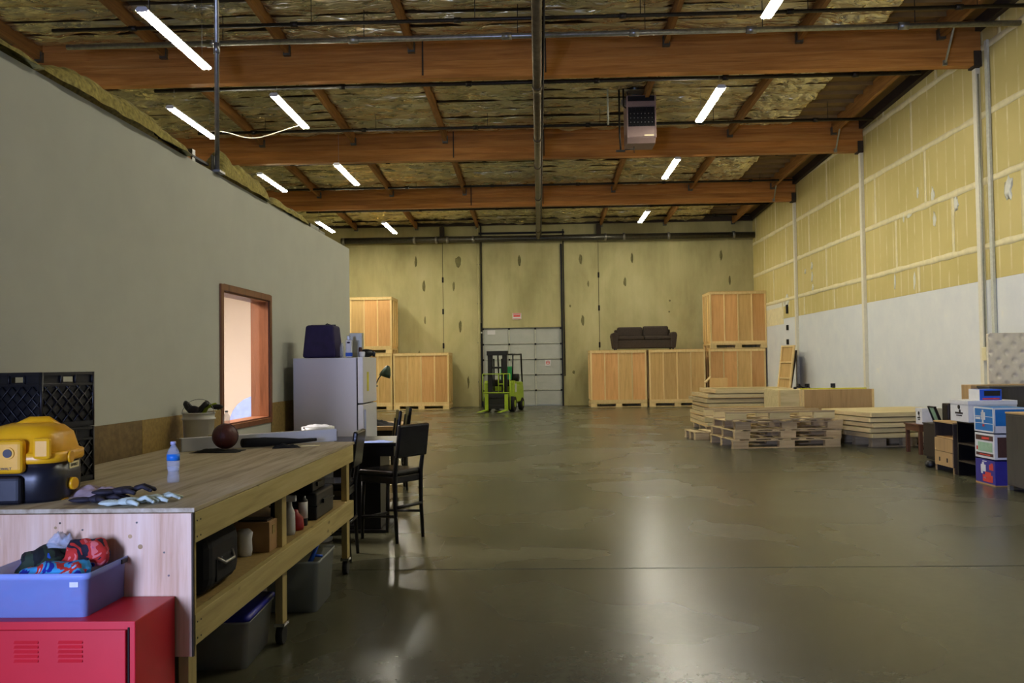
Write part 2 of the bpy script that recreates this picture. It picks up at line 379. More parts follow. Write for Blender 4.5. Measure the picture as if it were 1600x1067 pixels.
for z in (3.5, 2.85, 2.35, 1.85):
    B().cbox((XR-.02, 30.7, z), (.05, .16, .3 if z > 3 else .18)).build('wall_bracket', 'gap', wr)
for i in range(8): B().cbox((XR-.02, 34.2, .5+.38*i), (.05, .12, .2)).build('wall_bracket', 'gap', wr)
def ledger_z(y): return roofz(y)-.26
vs = []
struct(B().prism([(12, roofz(12)-.24), (YB, roofz(YB)-.24), (YB, roofz(YB)), (12, roofz(12))], 'x', XR-.12, XR).build('trim_1', 'ledger'))
struct(B().box(XL, XR, YB-.1, YB, roofz(YB)-.26, roofz(YB)-.06).build('trim_2', 'ledger'))
# roof deck, purlins, foil
ce = struct(B().prism([(YF, roofz(YF)), (YB, roofz(YB)), (YB, roofz(YB)+.15), (YF, roofz(YF)+.15)], 'x', XL, XR).build('ceiling', 'deck'))
beamY = [-1.2, 4.95, 11.1, 17.2, 23.4, 29.5]
px = [-12.55, -10.0, -7.45, -4.95, -2.45, .08, 2.6, 5.2, 7.95]
ends = beamY+[YB]
for i in range(1, len(beamY)):
    y0, y1 = beamY[i]+.11, ends[i+1]-(.11 if i < 5 else 0)
    for x in px:
        B().prism([(y0, roofz(y0)-.36), (y1, roofz(y1)-.36), (y1, roofz(y1)), (y0, roofz(y0))], 'x', x-.045, x+.045).build('purlin', 'purlin', ce)
        B().box(x-.07, x+.07, y0, y0+.1, roofz(y0)-.4, roofz(y0)-.2).box(x-.07, x+.07, y1-.1, y1, roofz(y1)-.4, roofz(y1)-.2).build('joist_hanger', 'flue', ce)
foilmesh = []
for sd in range(6):
    def f(u, v, sd=sd):
        e = math.sin(PI*v)**.6*math.sin(PI*min(1, max(0, u)))**.15
        z = -.085*e-(.06*noise.noise(Vector((u*5, v*2.6, sd*9.1)))+.05*(abs(noise.noise(Vector((u*5, v*4, sd*3.3))))-.25)+.01*noise.noise(Vector((u*20, v*6, sd))))*min(1, v*6, (1-v)*6)
        return (u-.5, (v-.5)*.57, z if 0 < v < 1 else 0)
    o = B().grid(f, 44, 12).build('foil_batt', 'foil', ce); foilmesh.append(o.data); bpy.data.objects.remove(o)
edges = [-12.6, -10.05, -7.5, -4.995, -2.5, .03, 2.55, 5.15, 6.75]
edges2 = [-12.5, -9.95, -7.40, -4.90, -2.4, .13, 2.65, 5.25]
slope = math.atan(-.035)
for j in range(34):
    y = 14.9+.612*j
    if any(abs(y-b) < .3 for b in beamY) or y > YB-.25: continue
    for i in range(8):
        x0, x1 = edges2[i], edges[i+1]
        if i == 0 and y < 24: continue
        if i == 7 and random.random() < .12: continue
        o = bpy.data.objects.new('foil_batt', random.choice(foilmesh)); COL.objects.link(o); o.parent = ce
        o.location = ((x0+x1)/2, y, roofz(y)-.1-random.random()*.03); o.rotation_euler = (slope, random.uniform(-.01, .01), random.uniform(-.012, .012)+(PI if random.random() < .5 else 0))
        o.scale = (x1-x0, 1, random.uniform(.7, 1.35))
for j in range(37):     # wooden sub purlins between the batts on the bare strip
    y = 13.04+.612*j
    if y < YB-.2 and not any(abs(y-b) < .2 for b in beamY):
        B().box(5.25, 7.9, y-.019, y+.019, roofz(y)-.09, roofz(y)).build('sub_purlin', 'deck', ce)
# office partition (left), its top near the camera, window and interior
wo = B().box(-.14, 0, -5.7, 3.2, 0, 3.44).box(-.14, 0, 3.2, 4.51, 0, 1.13).box(-.14, 0, 3.2, 4.51, 2.38, 3.44).box(-.14, 0, 4.51, 8.23, 0, 3.44)
wo = struct(wo.build('wall_office', 'office_wall')); wo.location = (-2.97, 4.7, 0); wo.rotation_euler = (0, 0, -.0167)
B().box(0, .012, -2.6, .9, 0, 1.285).build('wainscot_board', 'osb', wo)
B().box(0, .012, .904, 1.62, 0, 1.285).build('wainscot_board', 'osb', wo)
B().box(0, .012, 1.624, 3.14, 0, 1.285).build('wainscot_board', 'osb2', wo)
B().box(0, .012, 4.57, 8.2, 0, 1.285).build('wainscot_board', 'osb2', wo)
wi = struct(B().box(0, .02, 3.14, 3.2, 1.08, 2.44).box(0, .02, 4.51, 4.57, 1.08, 2.44).box(0, .02, 3.2, 4.51, 2.38, 2.44).box(0, .02, 3.2, 4.51, 1.08, 1.13).build('window_1', 'trim_wood', None, .004))
wi.location = wo.location; wi.rotation_euler = wo.rotation_euler
B().box(-.19, 0, 3.2, 3.215, 1.13, 2.38).box(-.19, 0, 4.495, 4.51, 1.13, 2.38).box(-.19, 0, 3.2, 4.51, 2.365, 2.38).box(-.19, 0, 3.2, 4.51, 1.13, 1.145).build('window_jamb', 'jamb', wi)
B().box(-.1, -.094, 3.2, 4.51, 1.13, 2.38).build('window_pane', 'glass', wi)
oi_ = struct(B().box(-5.9, -5.8, 4.5, 12.7, 0, 3.4).box(-5.9, -3.13, 12.6, 12.75, 0, 3.4).box(-5.9, -3.2, 4.5, 4.6, 0, 3.4).build('wall_office_interior', 'office_in'))
struct(B().box(-5.9, -3.16, 4.5, 12.7, 3.3, 3.42).build('ceiling_office', 'office_in'))
ch = thing('office_blue_shape', 'pale blue rounded shape seen through the office window, built as a chair', 'chair', (-3.78, 11.6, 0))  # pale blue shape behind the pane, built in chair form
B().ell((0, 0, .88), (.42, .07, .42), 20, 12).build('backrest', 'paleblue', ch)
B().ell((0, -.25, .55), (.3, .3, .06)).build('seat', 'paleblue', ch)
B().cyl((0, -.2, 0.05), (0, -.2, .5), .03).box(-.3, .3, -.23, -.17, 0, .06).box(-.03, .03, -.5, .1, 0, .06).cyl((0, 0, .5), (0, .02, .9), .025).build('base', 'black', ch)
# insulation lying on the partition top
def lump(label, y0, y1, h, w, seed, n=26):
    def f(u, v):
        y = y0+(y1-y0)*u; a = PI*v
        hh = h*(min(1, u*7, (1-u)*5)**.6)*(1+.45*noise.noise(Vector((y*2.6, seed, 0)))+.25*noise.noise(Vector((y*9, seed, v*3))))
        return (-.07+w/2*math.cos(a)*(1+.2*noise.noise(Vector((y*5, v*2, seed)))), y, 3.44+max(.004, hh*math.sin(a)**.7))
    o = B().grid(f, n*2, 8).build('insulation_batt', 'wool'); o.location = wo.location; o.rotation_euler = wo.rotation_euler
    tag(o, label, 'insulation')
lump('ragged yellow insulation on the office wall top under the first beam', .32, 2.45, .16, .26, 1.3)
lump('ragged insulation lump on the wall top just beyond the thin post', 3.1, 4.5, .2, .24, 8.2)
lump('low ragged insulation at the near end of the office wall top', -.9, .3, .09, .26, 4.4)
lump('low insulation scrap on the office wall top near its far end', 4.6, 6.0, .1, .2, 6.1)
a = thing('wall_stud', 'short wooden stud end sticking up from the office wall top', 'lumber', (-3.0, 7.05, 3.44), -.0167)
B().box(-.1, .02, -.02, .35, 0, .07).build('stud', 'purlin', a, .003); B().box(-.04, .03, .3, .36, -.02, .12).build('bracket', 'silver', a)
a = thing('cable_tray', 'dark metal channel lying on the wall top before the thin post', 'channel', (-2.97, 6.75, 3.44), -.0167)
B().box(-.03, .0, 0, .95, .05, .07).box(-.03, 0, 0, .95, 0, .02).build('channel', 'blackmetal', a); B().cyl((-.05, 0, .09), (-.05, .9, .06), .012).build('cable', 'black', a)
o = tag(B().box(-.1, 0, 0, .25, 0, .09).box(-.09, -.01, .01, .24, .09, .1).build('junction_box', 'flue', None, .004), 'small dark box on the far part of the office wall top', 'box', None, (-2.89, 10.1, 3.44), -.0167)
o = tag(B().box(-.1, 0, 0, .4, 0, .06).box(-.1, 0, .42, .7, 0, .04).build('sheet_metal_offcut', 'flue', None, .004), 'flat metal offcut on the far end of the office wall top', 'metal', None, (-2.88, 10.9, 3.44), -.0167)

# ------------------------------------------------------------------ big door, posts on the back wall
dr = struct(B().box(-2.31, .94, YB+.13, YB+.16, 0, 3.2).build('door_1', 'door_metal'))
for i in range(5):
    z0 = .03+.632*i; z1 = z0+.6
    for k in range(3):
        x0 = -2.27+1.072*k; x1 = x0+1.02
        B().box(x0, x1, YB+.09, YB+.13, z0, z1).build('door_panel', 'door_metal', dr, .012)
        for q in range(1, 4): B().box(x0+.04, x1-.04, YB+.082, YB+.09, z0+q*.15-.008, z0+q*.15+.008).build('panel_rib', 'door_metal', dr)
    B().box(-2.29, .92, YB+.07, YB+.13, z1+.008, z1+.03).build('section_rail', 'door_rib', dr)
    B().box(-2.29, .92, YB+.065, YB+.13, z1-.004, z1+.007).build('section_seal', 'blackmetal', dr)
for k in range(4): B().box(-2.31+1.072*k, -2.26+1.072*k, YB+.06, YB+.13, 0, 3.2).build('stile', 'door_rib', dr, .006)
for i in range(1, 6):
    for x in (-2.28, -1.21, -.14, .9): B().cbox((x, YB+.05, .63*i), (.07, .04, .07)).build('hinge', 'blackmetal', dr, .006)
for x in (-2.33, .96): B().box(x-.035, x+.035, YB-.05, YB+.1, 0, 6.6 if x > 0 else 3.4).build('door_track', 'blackmetal', dr)
B().box(-2.42, -2.3, YB-.08, YB-.03, 2.98, 3.04).build('latch_bar', 'door_rib', dr, .01)
B().box(-2.1, -1.78, YB+.07, YB+.08, 2.93, 3.1).build('notice', 'card_white', dr)
a = thing('warning_sign', 'white sign with red lettering above the dock door', 'sign', (-.88, YB-.02, 3.66))
B().cbox((0, 0, 0), (.36, .015, .26)).build('sign_board', 'card_white', a, .004)
B().box(-.16, .16, -.011, -.008, .075, .11).box(-.14, .14, -.011, -.008, -.02, .05).box(-.16, .16, -.011, -.008, -.11, -.09).build('sign_print', 'redprint', a)
a = thing('paper_notice', 'small white notice with red ring on the dock door panel', 'notice', (.36, YB+.07, 1.74))
B().cbox((0, 0, 0), (.24, .01, .26)).build('sheet', 'card_white', a)
B().add([(.08*math.cos(i*PI/8)*q, -.008, .08*math.sin(i*PI/8)*q+.01) for q in (1, .72) for i in range(16)], [(i, (i+1) % 16, 16+(i+1) % 16, 16+i) for i in range(16)]).box(-.05, .05, -.009, -.007, -.005, .02).build('print', 'redprint', a)
a = thing('downspout', 'tall pale pipe left of the dock door on the back wall', 'pipe', (-2.42, YB-.07, 0))
B().cyl((0, 0, 0), (0, 0, 7.45), .05, 12).build('pipe', 'concrete', a)
for z in (1, 2.6, 4.2, 5.8): B().cbox((0, .02, z), (.14, .08, .04)).build('clamp', 'flue', a)
a = thing('wall_conduit', 'thin dark conduit beside the downspout on the back wall', 'conduit', (-2.31, YB-.04, 0))
B().cyl((0, 0, 0), (0, 0, 7.4), .022, 8).build('tube', 'blackmetal', a)
a = thing('wall_conduit', 'thin dark conduit right of the dock door on the back wall', 'conduit', (1.05, YB-.04, 0))
B().cyl((0, 0, 1.2), (0, 0, 7.2), .02, 8).build('tube', 'blackmetal', a)
for x, lb in ((-3.9, 'dark steel hanger left of the dock door above the fat pipe'), (2.5, 'dark steel hanger right of the dock door above the fat pipe')):
    a = thing('pipe_hanger', lb, 'bracket', (x, YB-.3, 6.7)); B().box(-.09, .09, .1, .3, .12, .66).build('plate', 'ledger', a); B().box(-.05, .05, .02, .1, .14, .2).build('collar', 'blackmetal', a)
o = tag(B().box(-2.4, 1.1, YB-.16, YB-.1, 7.02, 7.1).build('steel_angle', 'blackmetal', None, .004), 'short dark steel angle on the wall high above the dock door', 'bracket')

# ------------------------------------------------------------------ roof beams
names = ['glulam roof beam spanning the room, hidden above the camera', 'glulam roof beam above the photographer', 'glulam roof beam just out of the top of the view',
         'nearest and largest glulam roof beam in view', 'middle glulam roof beam behind the unit heater', 'farthest glulam roof beam in front of the back wall']
for i, y in enumerate(beamY):
    if i < 2: continue
    z0 = {11.1: 7.57, 17.2: 7.40, 23.4: 7.24, 29.5: 7.07}[y]; z1 = roofz(y)-.02
    a = thing('roof_beam', names[i], 'beam', (0, y, 0), group='glulam roof beams')
    for k in range(5): B().box(XL, XR-.02, -.11+.002*(k % 2), .11-.002*(k % 2), z0+(z1-z0)*k/5+.003, z0+(z1-z0)*(k+1)/5).build('lamination', 'beam', a)
    B().box(XR-.16, XR-.02, -.13, .13, z0-.03, z0+.28).build('beam_seat', 'ledger', a)
    for x in (-2.2, .25): B().box(x-.05, x-.02, -.125, -.108, z0+.06, z1-.05).build('strap', 'ledger', a)
# ------------------------------------------------------------------ pipes
def xpipe(y, z, x0, x1, r, mat, label, n=6, dz=0, hang=True):
    a = thing('sprinkler_pipe', label, 'pipe', (0, y, z), group='sprinkler pipes under the roof')
    B().cyl((x0, 0, 0), (x1, 0, dz), r, 10).build('pipe', mat, a)
    for k in range(n):
        x = x0+(x1-x0)*(k+.5)/n; q = dz*(k+.5)/n
        B().cyl((x-.06, 0, q), (x+.06, 0, q), r*1.45, 10).build('coupling', mat, a)
        if hang: B().cyl((x+.3, 0, q), (x+.3, 0, roofz(y)-z-.1), .007, 5).build('hanger_rod', 'blackmetal', a)
xpipe(14.72, 7.6, -8.4, 8.6, .033, 'pipe', 'dark sprinkler pipe nearest the camera, in front of the nearest beam')
xpipe(18.08, 7.6, -8.1, 8.0, .042, 'pipe', 'dark sprinkler pipe just behind the nearest beam')
xpipe(21.45, 7.6, -8.5, 8.3, .038, 'pipe', 'dark sprinkler pipe just in front of the middle beam')
xpipe(24.9, 7.6, -8.5, 8.3, .038, 'pipe', 'dark sprinkler pipe just behind the middle beam')
xpipe(28.4, 7.58, -8.5, 8.4, .036, 'pipe', 'dark sprinkler pipe just in front of the farthest beam')
xpipe(31.6, 7.4, -8.5, 8.4, .036, 'pipe', 'dark sprinkler pipe behind the farthest beam')
xpipe(34.4, 7.5, -8.2, 8.4, .034, 'pipe', 'dark sprinkler pipe high up close to the back wall')
a = thing('steel_conduit', 'silver conduit running along the front of the nearest beam', 'pipe', (0, 15.55, 7.62))
B().cyl((-8.6, 0, 0), (8.65, 0, 0), .05, 12).build('pipe', 'silver', a)
for x in (-5.9, -3.3, -.5, 1.8, 3.9, 6.6): B().cyl((x-.09, 0, 0), (x+.09, 0, 0), .068, 12).build('coupling', 'silver', a); B().cyl((x+.2, 0, 0), (x+.2, 0, .7), .008, 5).build('hanger_rod', 'blackmetal', a)
a = thing('sprinkler_main', 'thick pipe running the length of the roof down the middle', 'pipe', (.04, 0, 0))
B().cyl((0, 8, 7.12), (0, 34.9, 6.82), .083, 16).build('pipe', 'mainpipe', a)
B().cyl((.11, 8, 7.15), (.11, 34.9, 6.85), .022, 8).build('side_pipe', 'pipe', a)
for y in (14.7, 18.0, 21.4, 24.9, 28.4, 31.6): B().cyl((0, y, 7.06), (0, y, 7.6), .03, 8).build('riser', 'pipe', a)
for y in (11.2, 16.6, 20.3, 23.0, 27.2, 33.3): B().cyl((0, y-.1, 7.12-.3*(y-8)/26.9), (0, y+.1, 7.12-.3*(y-8)/26.9), .1, 16).build('coupling', 'mainpipe', a)
a = thing('drain_pipe', 'fat dark pipe running across the back wall below the roof', 'pipe', (0, 35.05, 6.8))
B().cyl((-8.0, 0, .02), (XR-.02, 0, -.02), .125, 18).build('pipe', 'drain', a)
for x in (-7.9, -5.0, -4.1, -3.65, -2.6, 2.75, 3.5, 5.3, 7.9): B().cyl((x-.05, 0, 0), (x+.05, 0, 0), .15, 18).build('coupling', 'silver', a)
for x, lb in ((7.98, 'right'), (8.02, 'right')):
    pass
for y, z, lb in ((16.95, 7.42, 'nearest'), (23.2, 7.26, 'middle'), (29.3, 7.1, 'farthest')):
    a = thing('sway_brace', 'thin grey brace rod at the right end of the %s beam' % lb, 'brace', (7.98, y, z))
    B().cyl((0, 0, 0), (0, -.55, .82), .022, 8).build('rod', 'conduit', a); B().cbox((0, .03, 0), (.08, .04, .1)).build('foot', 'silver', a)
a = thing('support_post', 'thin galvanised post rising from the office wall top to the roof', 'post', (-2.91, 7.78, 3.44))
B().cyl((0, 0, 0), (0, 0, 5.1), .022, 10).build('tube', 'silver', a); B().box(-.07, .05, -.07, .07, 0, .02).box(-.04, -.025, -.05, .05, 0, .16).build('base_plate', 'silver', a)
for z in (1.1, 3.0): B().cyl((0, 0, z), (0, 0, z+.1), .03, 10).build('coupling', 'silver', a)
# loose white cable drooping between fixtures
pts = [(-7.6+2.25*u, 19.9-.4*u, 7.22-.2*math.sin(PI*u)+.07*math.sin(u*9)*(1-u)) for u in [i/16 for i in range(17)]]
tag(B().tube(pts, .012, 6).build('loose_cable', 'whitepaint'), 'loose white cable drooping between two left ceiling lights', 'cable')

# ------------------------------------------------------------------ lights
def make_light():
    a = thing('strip_light', '', 'ceiling light', group='fluorescent strip lights')
    B().prism([(-.06, 0), (.06, 0), (.1, -.05), (.095, -.055), (.05, -.035), (-.05, -.035), (-.095, -.055), (-.1, -.05)], 'y', -1.22, 1.22).build('housing', 'white', a)
    for s in (-.04, .04):
        for q in (-1, 1): B().cyl((s, q*.61-.595, -.06), (s, q*.61+.595, -.06), .0195, 10).build('tube', 'tube', a)
    for y in (-1.21, 0, 1.21): B().cbox((0, y, -.05), (.16, .025, .05)).build('socket', 'white', a)
    for y in (-1, 1): B().cyl((0, y, 0), (0, y, 1), .004, 4).build('chain', 'silver', a)
    return a
L0 = make_light()
LT = [(-5.6, 13.3, 6.85, 'long lit strip light nearest the camera at upper left by the thin post'), (-7.65, 19.0, 7.2, 'lit strip light behind the thin post under the nearest beam'),
      (-5.3, 18.5, 7.25, 'lit strip light just right of the thin post between nearest and middle beams'), (-7.8, 25.3, 7.2, 'lit strip light at far left just behind the middle beam'),
      (-5.05, 22.9, 6.85, 'lit strip light left of centre just below the middle beam'), (-7.8, 31.6, 6.9, 'lit strip light above the far end of the office wall'),
      (-5.35, 31.2, 6.75, 'lit strip light left of centre in front of the back wall'), (3.7, 12.6, 7.2, 'lit strip light cut by the top edge right of centre'),
      (3.72, 18.5, 7.2, 'lit strip light right of the unit heater'), (3.77, 24.3, 7.15, 'lit strip light below and beyond the unit heater'), (3.93, 31.9, 7.1, 'farthest lit strip light on the right near the back wall'),
      (3.7, 8.0, 7.4, 'unseen strip light added above the camera on the right')]  # last lamp is unseen, added to brighten the office wall and bench
for i, (x, y, z, lb) in enumerate(LT):
    if i == 0: o = L0; L0.location = (x, y, z); L0['label'] = lb
    else: o = dup(L0, (x, y, z), 0, lb)
    for c in o.children:
        if c.name.startswith('chain'): c.scale = (1, 1, roofz(y)-.1-z)
a = thing('unit_heater', 'mauve grey gas unit heater hanging from the roof', 'heater', (2.46, 20.1, 6.9))
B().box(-.33, .33, 0, .8, 0, 1.0).build('cabinet', 'heater', a, .015)
B().box(-.33, .33, -.02, 0, .74, .84).box(-.33, .33, -.02, 0, .02, .25).box(-.34, -.31, -.03, 0, 0, .98).box(.31, .34, -.03, 0, 0, .98).build('front_frame', 'heater', a, .004)
B().box(-.31, .31, -.005, .01, .86, .98).build('top_slot', 'black', a); B().box(-.31, .31, -.004, .012, .27, .72).build('grille_recess', 'black', a)
for k in range(4): B().box(-.31, .31, -.04, -.01, .31+.1*k, .318+.1*k).build('louvre', 'blackmetal', a)
for k in range(8): B().box(-.29+.083*k-.004, -.29+.083*k+.004, -.03, -.012, .27, .72).build('louvre_bar', 'blackmetal', a)
for k in range(7):
    for q in range(3): B().cbox((-.25+.083*k, -.028, .36+.1*q), (.022, .02, .022)).build('knob', 'silver', a)
B().prism([(0, 0), (.8, 0), (.7, -.11), (.12, -.1)], 'x', -.33, .33).build('drip_pan', 'heater', a)
B().box(.06, .28, -.024, -.018, .04, .07).build('name_plate', 'mud', a)
B().cyl((-.1, .35, 1.0), (-.1, .35, 1.7), .1, 16).build('flue', 'flue', a); B().cyl((-.1, .35, 1.3), (-.1, .35, 1.36), .115, 16).build('flue_collar', 'silver', a)
for x in (-.3, .3):
    for y in (.1, .7): B().cyl((x, y, .98), (x, y, 1.45), .008, 6).build('hanger_rod', 'blackmetal', a)
B().box(-.45, -.33, .15, .35, .82, .95).build('junction_box', 'silver', a, .01)
a = thing('gas_pipe', 'brown gas pipe dropping beside the unit heater', 'pipe', (1.95, 20.1, 0))
B().tube([(0, 0, 8.1), (0, 0, 7.0), (.02, 0, 6.62)], .022, 8).tube([(.1, 0, 8.1), (.1, 0, 7.65), (.16, 0, 7.6)], .02, 8).build('pipe', 'pipe', a)
B().box(-.09, .12, -.03, .03, 6.58, 6.62).cyl((.1, 0, 6.62), (.33, 0, 6.64), .012, 6).cyl((0.33, 0, 6.55), (.33, 0, 6.7), .01, 6).build('valve', 'blackmetal', a)
a = thing('fixture_rod', 'pale rod hanging left of the unit heater', 'rod', (1.68, 20.0, 0))
B().cyl((0, 0, 7.2), (0, 0, 8.1), .022, 8).build('rod', 'conduit', a); B().box(-.12, .2, -.02, .02, 8.02, 8.1).build('bracket', 'blackmetal', a)

# ------------------------------------------------------------------ vault crates
def make_crate(kind):
    w, d, h = 2.16, 1.5, 2.17
    a = thing('storage_crate', '', 'crate', group='wooden storage crates')
    for x in (-w/2+.12, 0, w/2-.12):
        for y in (.08, d/2, d-.08): B().cbox((x, y, .075), (.24, .16, .11)).build('block', 'batten', a)
    for y in (.08, d/2, d-.08): B().box(-w/2, w/2, y-.08, y+.08, 0, .02).build('bottom_board', 'batten', a)
    B().box(-w/2, w/2, 0, d, .13, .2).build('sill', 'batten', a, .004)
    mats = {'pink': ['crate_ply', 'crate_ply', 'crate_ply_pink', 'crate_ply_pink'], 'tan': ['crate_ply_pink', 'crate_ply_pink', 'crate_ply', 'crate_ply_pink'], 'yellow': ['crate_ply']*4}[kind]
    pw = (w-.06)/4
    for k in range(4):
        x0 = -w/2+.03+pw*k
        B().box(x0+.003, x0+pw-.003, .025, .037, .2, h-.02).build('panel', mats[k], a)
        B().box(x0+.003, x0+pw-.003, d-.037, d-.025, .2, h-.02).build('panel', 'crate_ply', a)
    for k in range(5):
        x = -w/2+.03+pw*k; t_ = .035 if k in (0, 4) else .025
        B().box(max(-w/2, x-t_), min(w/2, x+t_), 0, .025, .28, h-.09).build('batten', 'batten', a, .003)
    B().box(-w/2, w/2, 0, .025, h-.09, h).build('top_rail', 'batten', a, .003); B().box(-w/2, w/2, 0, .025, .2, .28).build('bottom_rail', 'batten', a, .003)
    for s in (-1, 1):
        for k in range(3):
            B().box(*sorted((s*(w/2-.025), s*(w/2-.037))), .04+k*.473, .507+k*.473, .2, h-.02).build('panel', 'crate_ply', a)
        for y in (.0, .5, .97, 1.45):
            B().box(*sorted((s*(w/2-.025), s*w/2)), max(.025, y), min(d-.025, y+.06), .28, h-.09).build('batten', 'batten', a)
        B().box(*sorted((s*(w/2-.025), s*w/2)), .025, d-.025, h-.09, h).build('top_rail', 'batten', a)
    B().box(-w/2, w/2, 0.0, d, h, h+.02).build('lid', 'crate_ply', a, .003)
    return a
cp = make_crate('pink'); ct = make_crate('tan'); cy = make_crate('yellow')
cp.location = (-4.58, 33.5, 0); cp['label'] = 'wooden crate on the floor left of the dock door, nearest to the door'
dup(cy, (-6.78, 33.5, 0), 0, 'wooden crate on the floor half hidden behind the fridge')
dup(cp, (-6.78, 33.5, 2.2), 0, 'wooden crate stacked on top at the left end of the back wall')
cy.location = (5.3, 33.5, 0); cy['label'] = 'middle wooden crate on the floor on the right, under the sofa end'
ct.location = (3.05, 33.5, 0); ct['label'] = 'wooden crate on the floor right of the dock door, under the sofa'
dup(ct, (7.6, 33.5, 0), 0, 'wooden crate on the floor in the right back corner')
dup(ct, (7.66, 33.5, 2.2), 0, 'wooden crate stacked on top in the right back corner')
# sofa
a = thing('sofa', 'dark brown two seat sofa standing on top of the crates', 'sofa', (4.1, 34.2, 2.2))
B().box(-1.15, 1.15, -.42, .4, .06, .38).build('base', 'sofa', a, .03)
for s in (-1, 1):
    B().prism([(s*1.02, .05), (s*1.2, .05), (s*1.27, .55), (s*1.24, .66), (s*1.1, .68), (s*1.0, .6)], 'y', -.45, .4).build('arm', 'sofa', a, .04, 3)
    B().box(*sorted((s*.01, s*1.03)), -.44, .1, .38, .53).build('seat_cushion', 'sofa', a, .05, 3)
    B().add([], []).box(*sorted((s*.01, s*1.0)), .05, .3, .5, .9 if s < 0 else .93).build('back_cushion', 'sofa', a, .07, 3)
    for y in (-.4, .35): B().cbox((s*1.1, y, .03), (.06, .06, .06)).build('foot', 'black', a)
B().box(-1.1, 1.1, .25, .42, .2, .8).build('back', 'sofa', a, .04)

# ------------------------------------------------------------------ forklift (forks towards the camera)
a = thing('forklift', 'lime and black forklift parked in front of the dock door', 'forklift', (-1.52, 30.85, 0), -.22)
B().box(-.5, .5, .9, 1.95, .3, .95).build('body', 'lime', a, .07, 3)
B().prism([(1.5, .25), (2.05, .3), (2.1, .6), (1.98, 1.05), (1.5, 1.05)], 'x', -.49, .49).build('counterweight', 'lime', a, .06, 3)
for s in (-1, 1):
    B().prism([(.3, .5), (.75, .5), (.75, .95), (.6, 1.1), (.42, 1.12), (.32, 1.05)], 'x', *sorted((s*.4, s*.56))).build('fender', 'lime', a, .03)
    f = B().cyl((s*.36, .42, .29), (s*.56, .42, .29), .29, 24).build('wheel', 'rubber', a, .03)
    B().cyl((s*.55, .42, .29), (s*.572, .42, .29), .13, 16).build('hub', 'lime', f)
    f = B().cyl((s*.38, 1.72, .23), (s*.54, 1.72, .23), .23, 22).build('wheel', 'rubber', a, .03)
    B().cyl((s*.53, 1.72, .23), (s*.55, 1.72, .23), .1, 14).build('hub', 'lime', f)
    B().box(*sorted((s*.19, s*.35)), .08, .22, .12, 2.1).build('mast_rail', 'black', a, .01)
    B().cyl((s*.15, .2, .3), (s*.15, .2, 1.9), .03, 8).build('lift_cylinder', 'blackmetal', a)
    B().box(*sorted((s*.3, s*.43)), -.08, -.03, .06, .64).build('fork_shank', 'lime', a, .008)
    B().prism([(-.03, .05), (-.03, .1), (-.5, .085), (-1.1, .055), (-1.1, .045)], 'x', *sorted((s*.3, s*.43))).build('fork', 'lime', a, .004)
    B().tube([(s*.45, .5, 1.0), (s*.45, .62, 2.04), (s*.45, 1.85, 2.08), (s*.45, 1.98, 1.0)], .03, 8).build('guard_post', 'black', a)
B().box(-.38, .38, .06, .24, 2.02, 2.18).box(-.3, .3, .1, .2, 1.55, 1.62).box(-.34, .34, .1, .22, .6, .75).build('mast_crossbar', 'black', a, .01)
B().box(-.4, .4, -.03, .06, .12, .26).box(-.42, .42, -.03, .06, .5, .64).box(-.36, .36, .0, .1, .26, .5).build('carriage', 'black', a, .01)
for p0, p1 in (((-.5, 1.36), (.5, 1.36)), ((-.5, .69), (.5, .69)), ((-.5, .4), (-.5, 1.36)), ((.5, .1), (.5, 1.36)), ((.08, .69), (.08, 1.36)), ((.27, .69), (.27, 1.36)), ((.08, 1.0), (.27, 1.0))):
    B().cyl((p0[0], -.05, p0[1]), (p1[0], -.05, p1[1]), .021, 6).build('backrest_bar', 'lime', a)
for y in (.7, .95, 1.2, 1.45, 1.7): B().cbox((0, y, 2.06), (.9, .04, .05)).build('guard_slat', 'black', a)
B().box(-.25, .25, 1.05, 1.5, .95, 1.1).build('seat', 'black', a, .04); f = B().box(-.24, .24, 1.4, 1.52, 1.1, 1.62).build('seat_back', 'green', a, .05); f['label'] = 'green cover over the seat back'
B().box(-.4, .4, .5, .75, .9, 1.15).build('dashboard', 'black', a, .04); B().tube([(0, .75, 1.1), (0, .88, 1.28)], .02, 6).lathe([(.15, 0), (.17, .012), (.15, .024)], (0, .9, 1.28), 20).build('steering_wheel', 'black', a)
B().cyl((-.12, 1.8, 1.2), (.36, 1.8, 1.2), .14, 16).build('gas_tank', 'blackmetal', a)
B().box(.565, .575, .42, .62, .7, 1.0).build('reflective_patch', 'white', a)

# ------------------------------------------------------------------ pallets and panel piles on the right
def make_pallet(w, d, hb=.115):
    a = thing('pallet', '', 'pallet', group='stacked crate base pallets')
    for y in (.06, d/2, d-.06):
        B().box(0, w, y-.06, y+.06, 0, .02).build('bottom_board', 'pallet', a, .002)
        for x in (.16, w/2, w-.16): B().box(x-.15, x+.15, y-.06, y+.06, .02, .02+hb).build('block', 'pallet', a, .003)
        B().box(0, w, y-.06, y+.06, .02+hb, .04+hb).build('stringer_board', 'pallet', a, .002)
    n = int(d/.13)
    for x in [0, .32, .75, 1.0, 1.3, 1.6, w-.14]:
        if x < w-.1: B().box(x, x+.14, 0, d, .04+hb, .058+hb).build('deck_board', 'pallet_y', a, .002)
    return a
P0 = make_pallet(2.13, 1.5)
rz = .10
P0.location = (3.68, 16.75, 0); P0.rotation_euler = (0, 0, rz); P0['label'] = 'bottom pallet of the three-high stack in front'
dup(P0, (3.72, 16.78, .174), rz+.01, 'second pallet up in the three-high stack in front')
dup(P0, (3.74, 16.8, .348), rz-.01, 'third pallet up in the stack, below the upturned pallet')
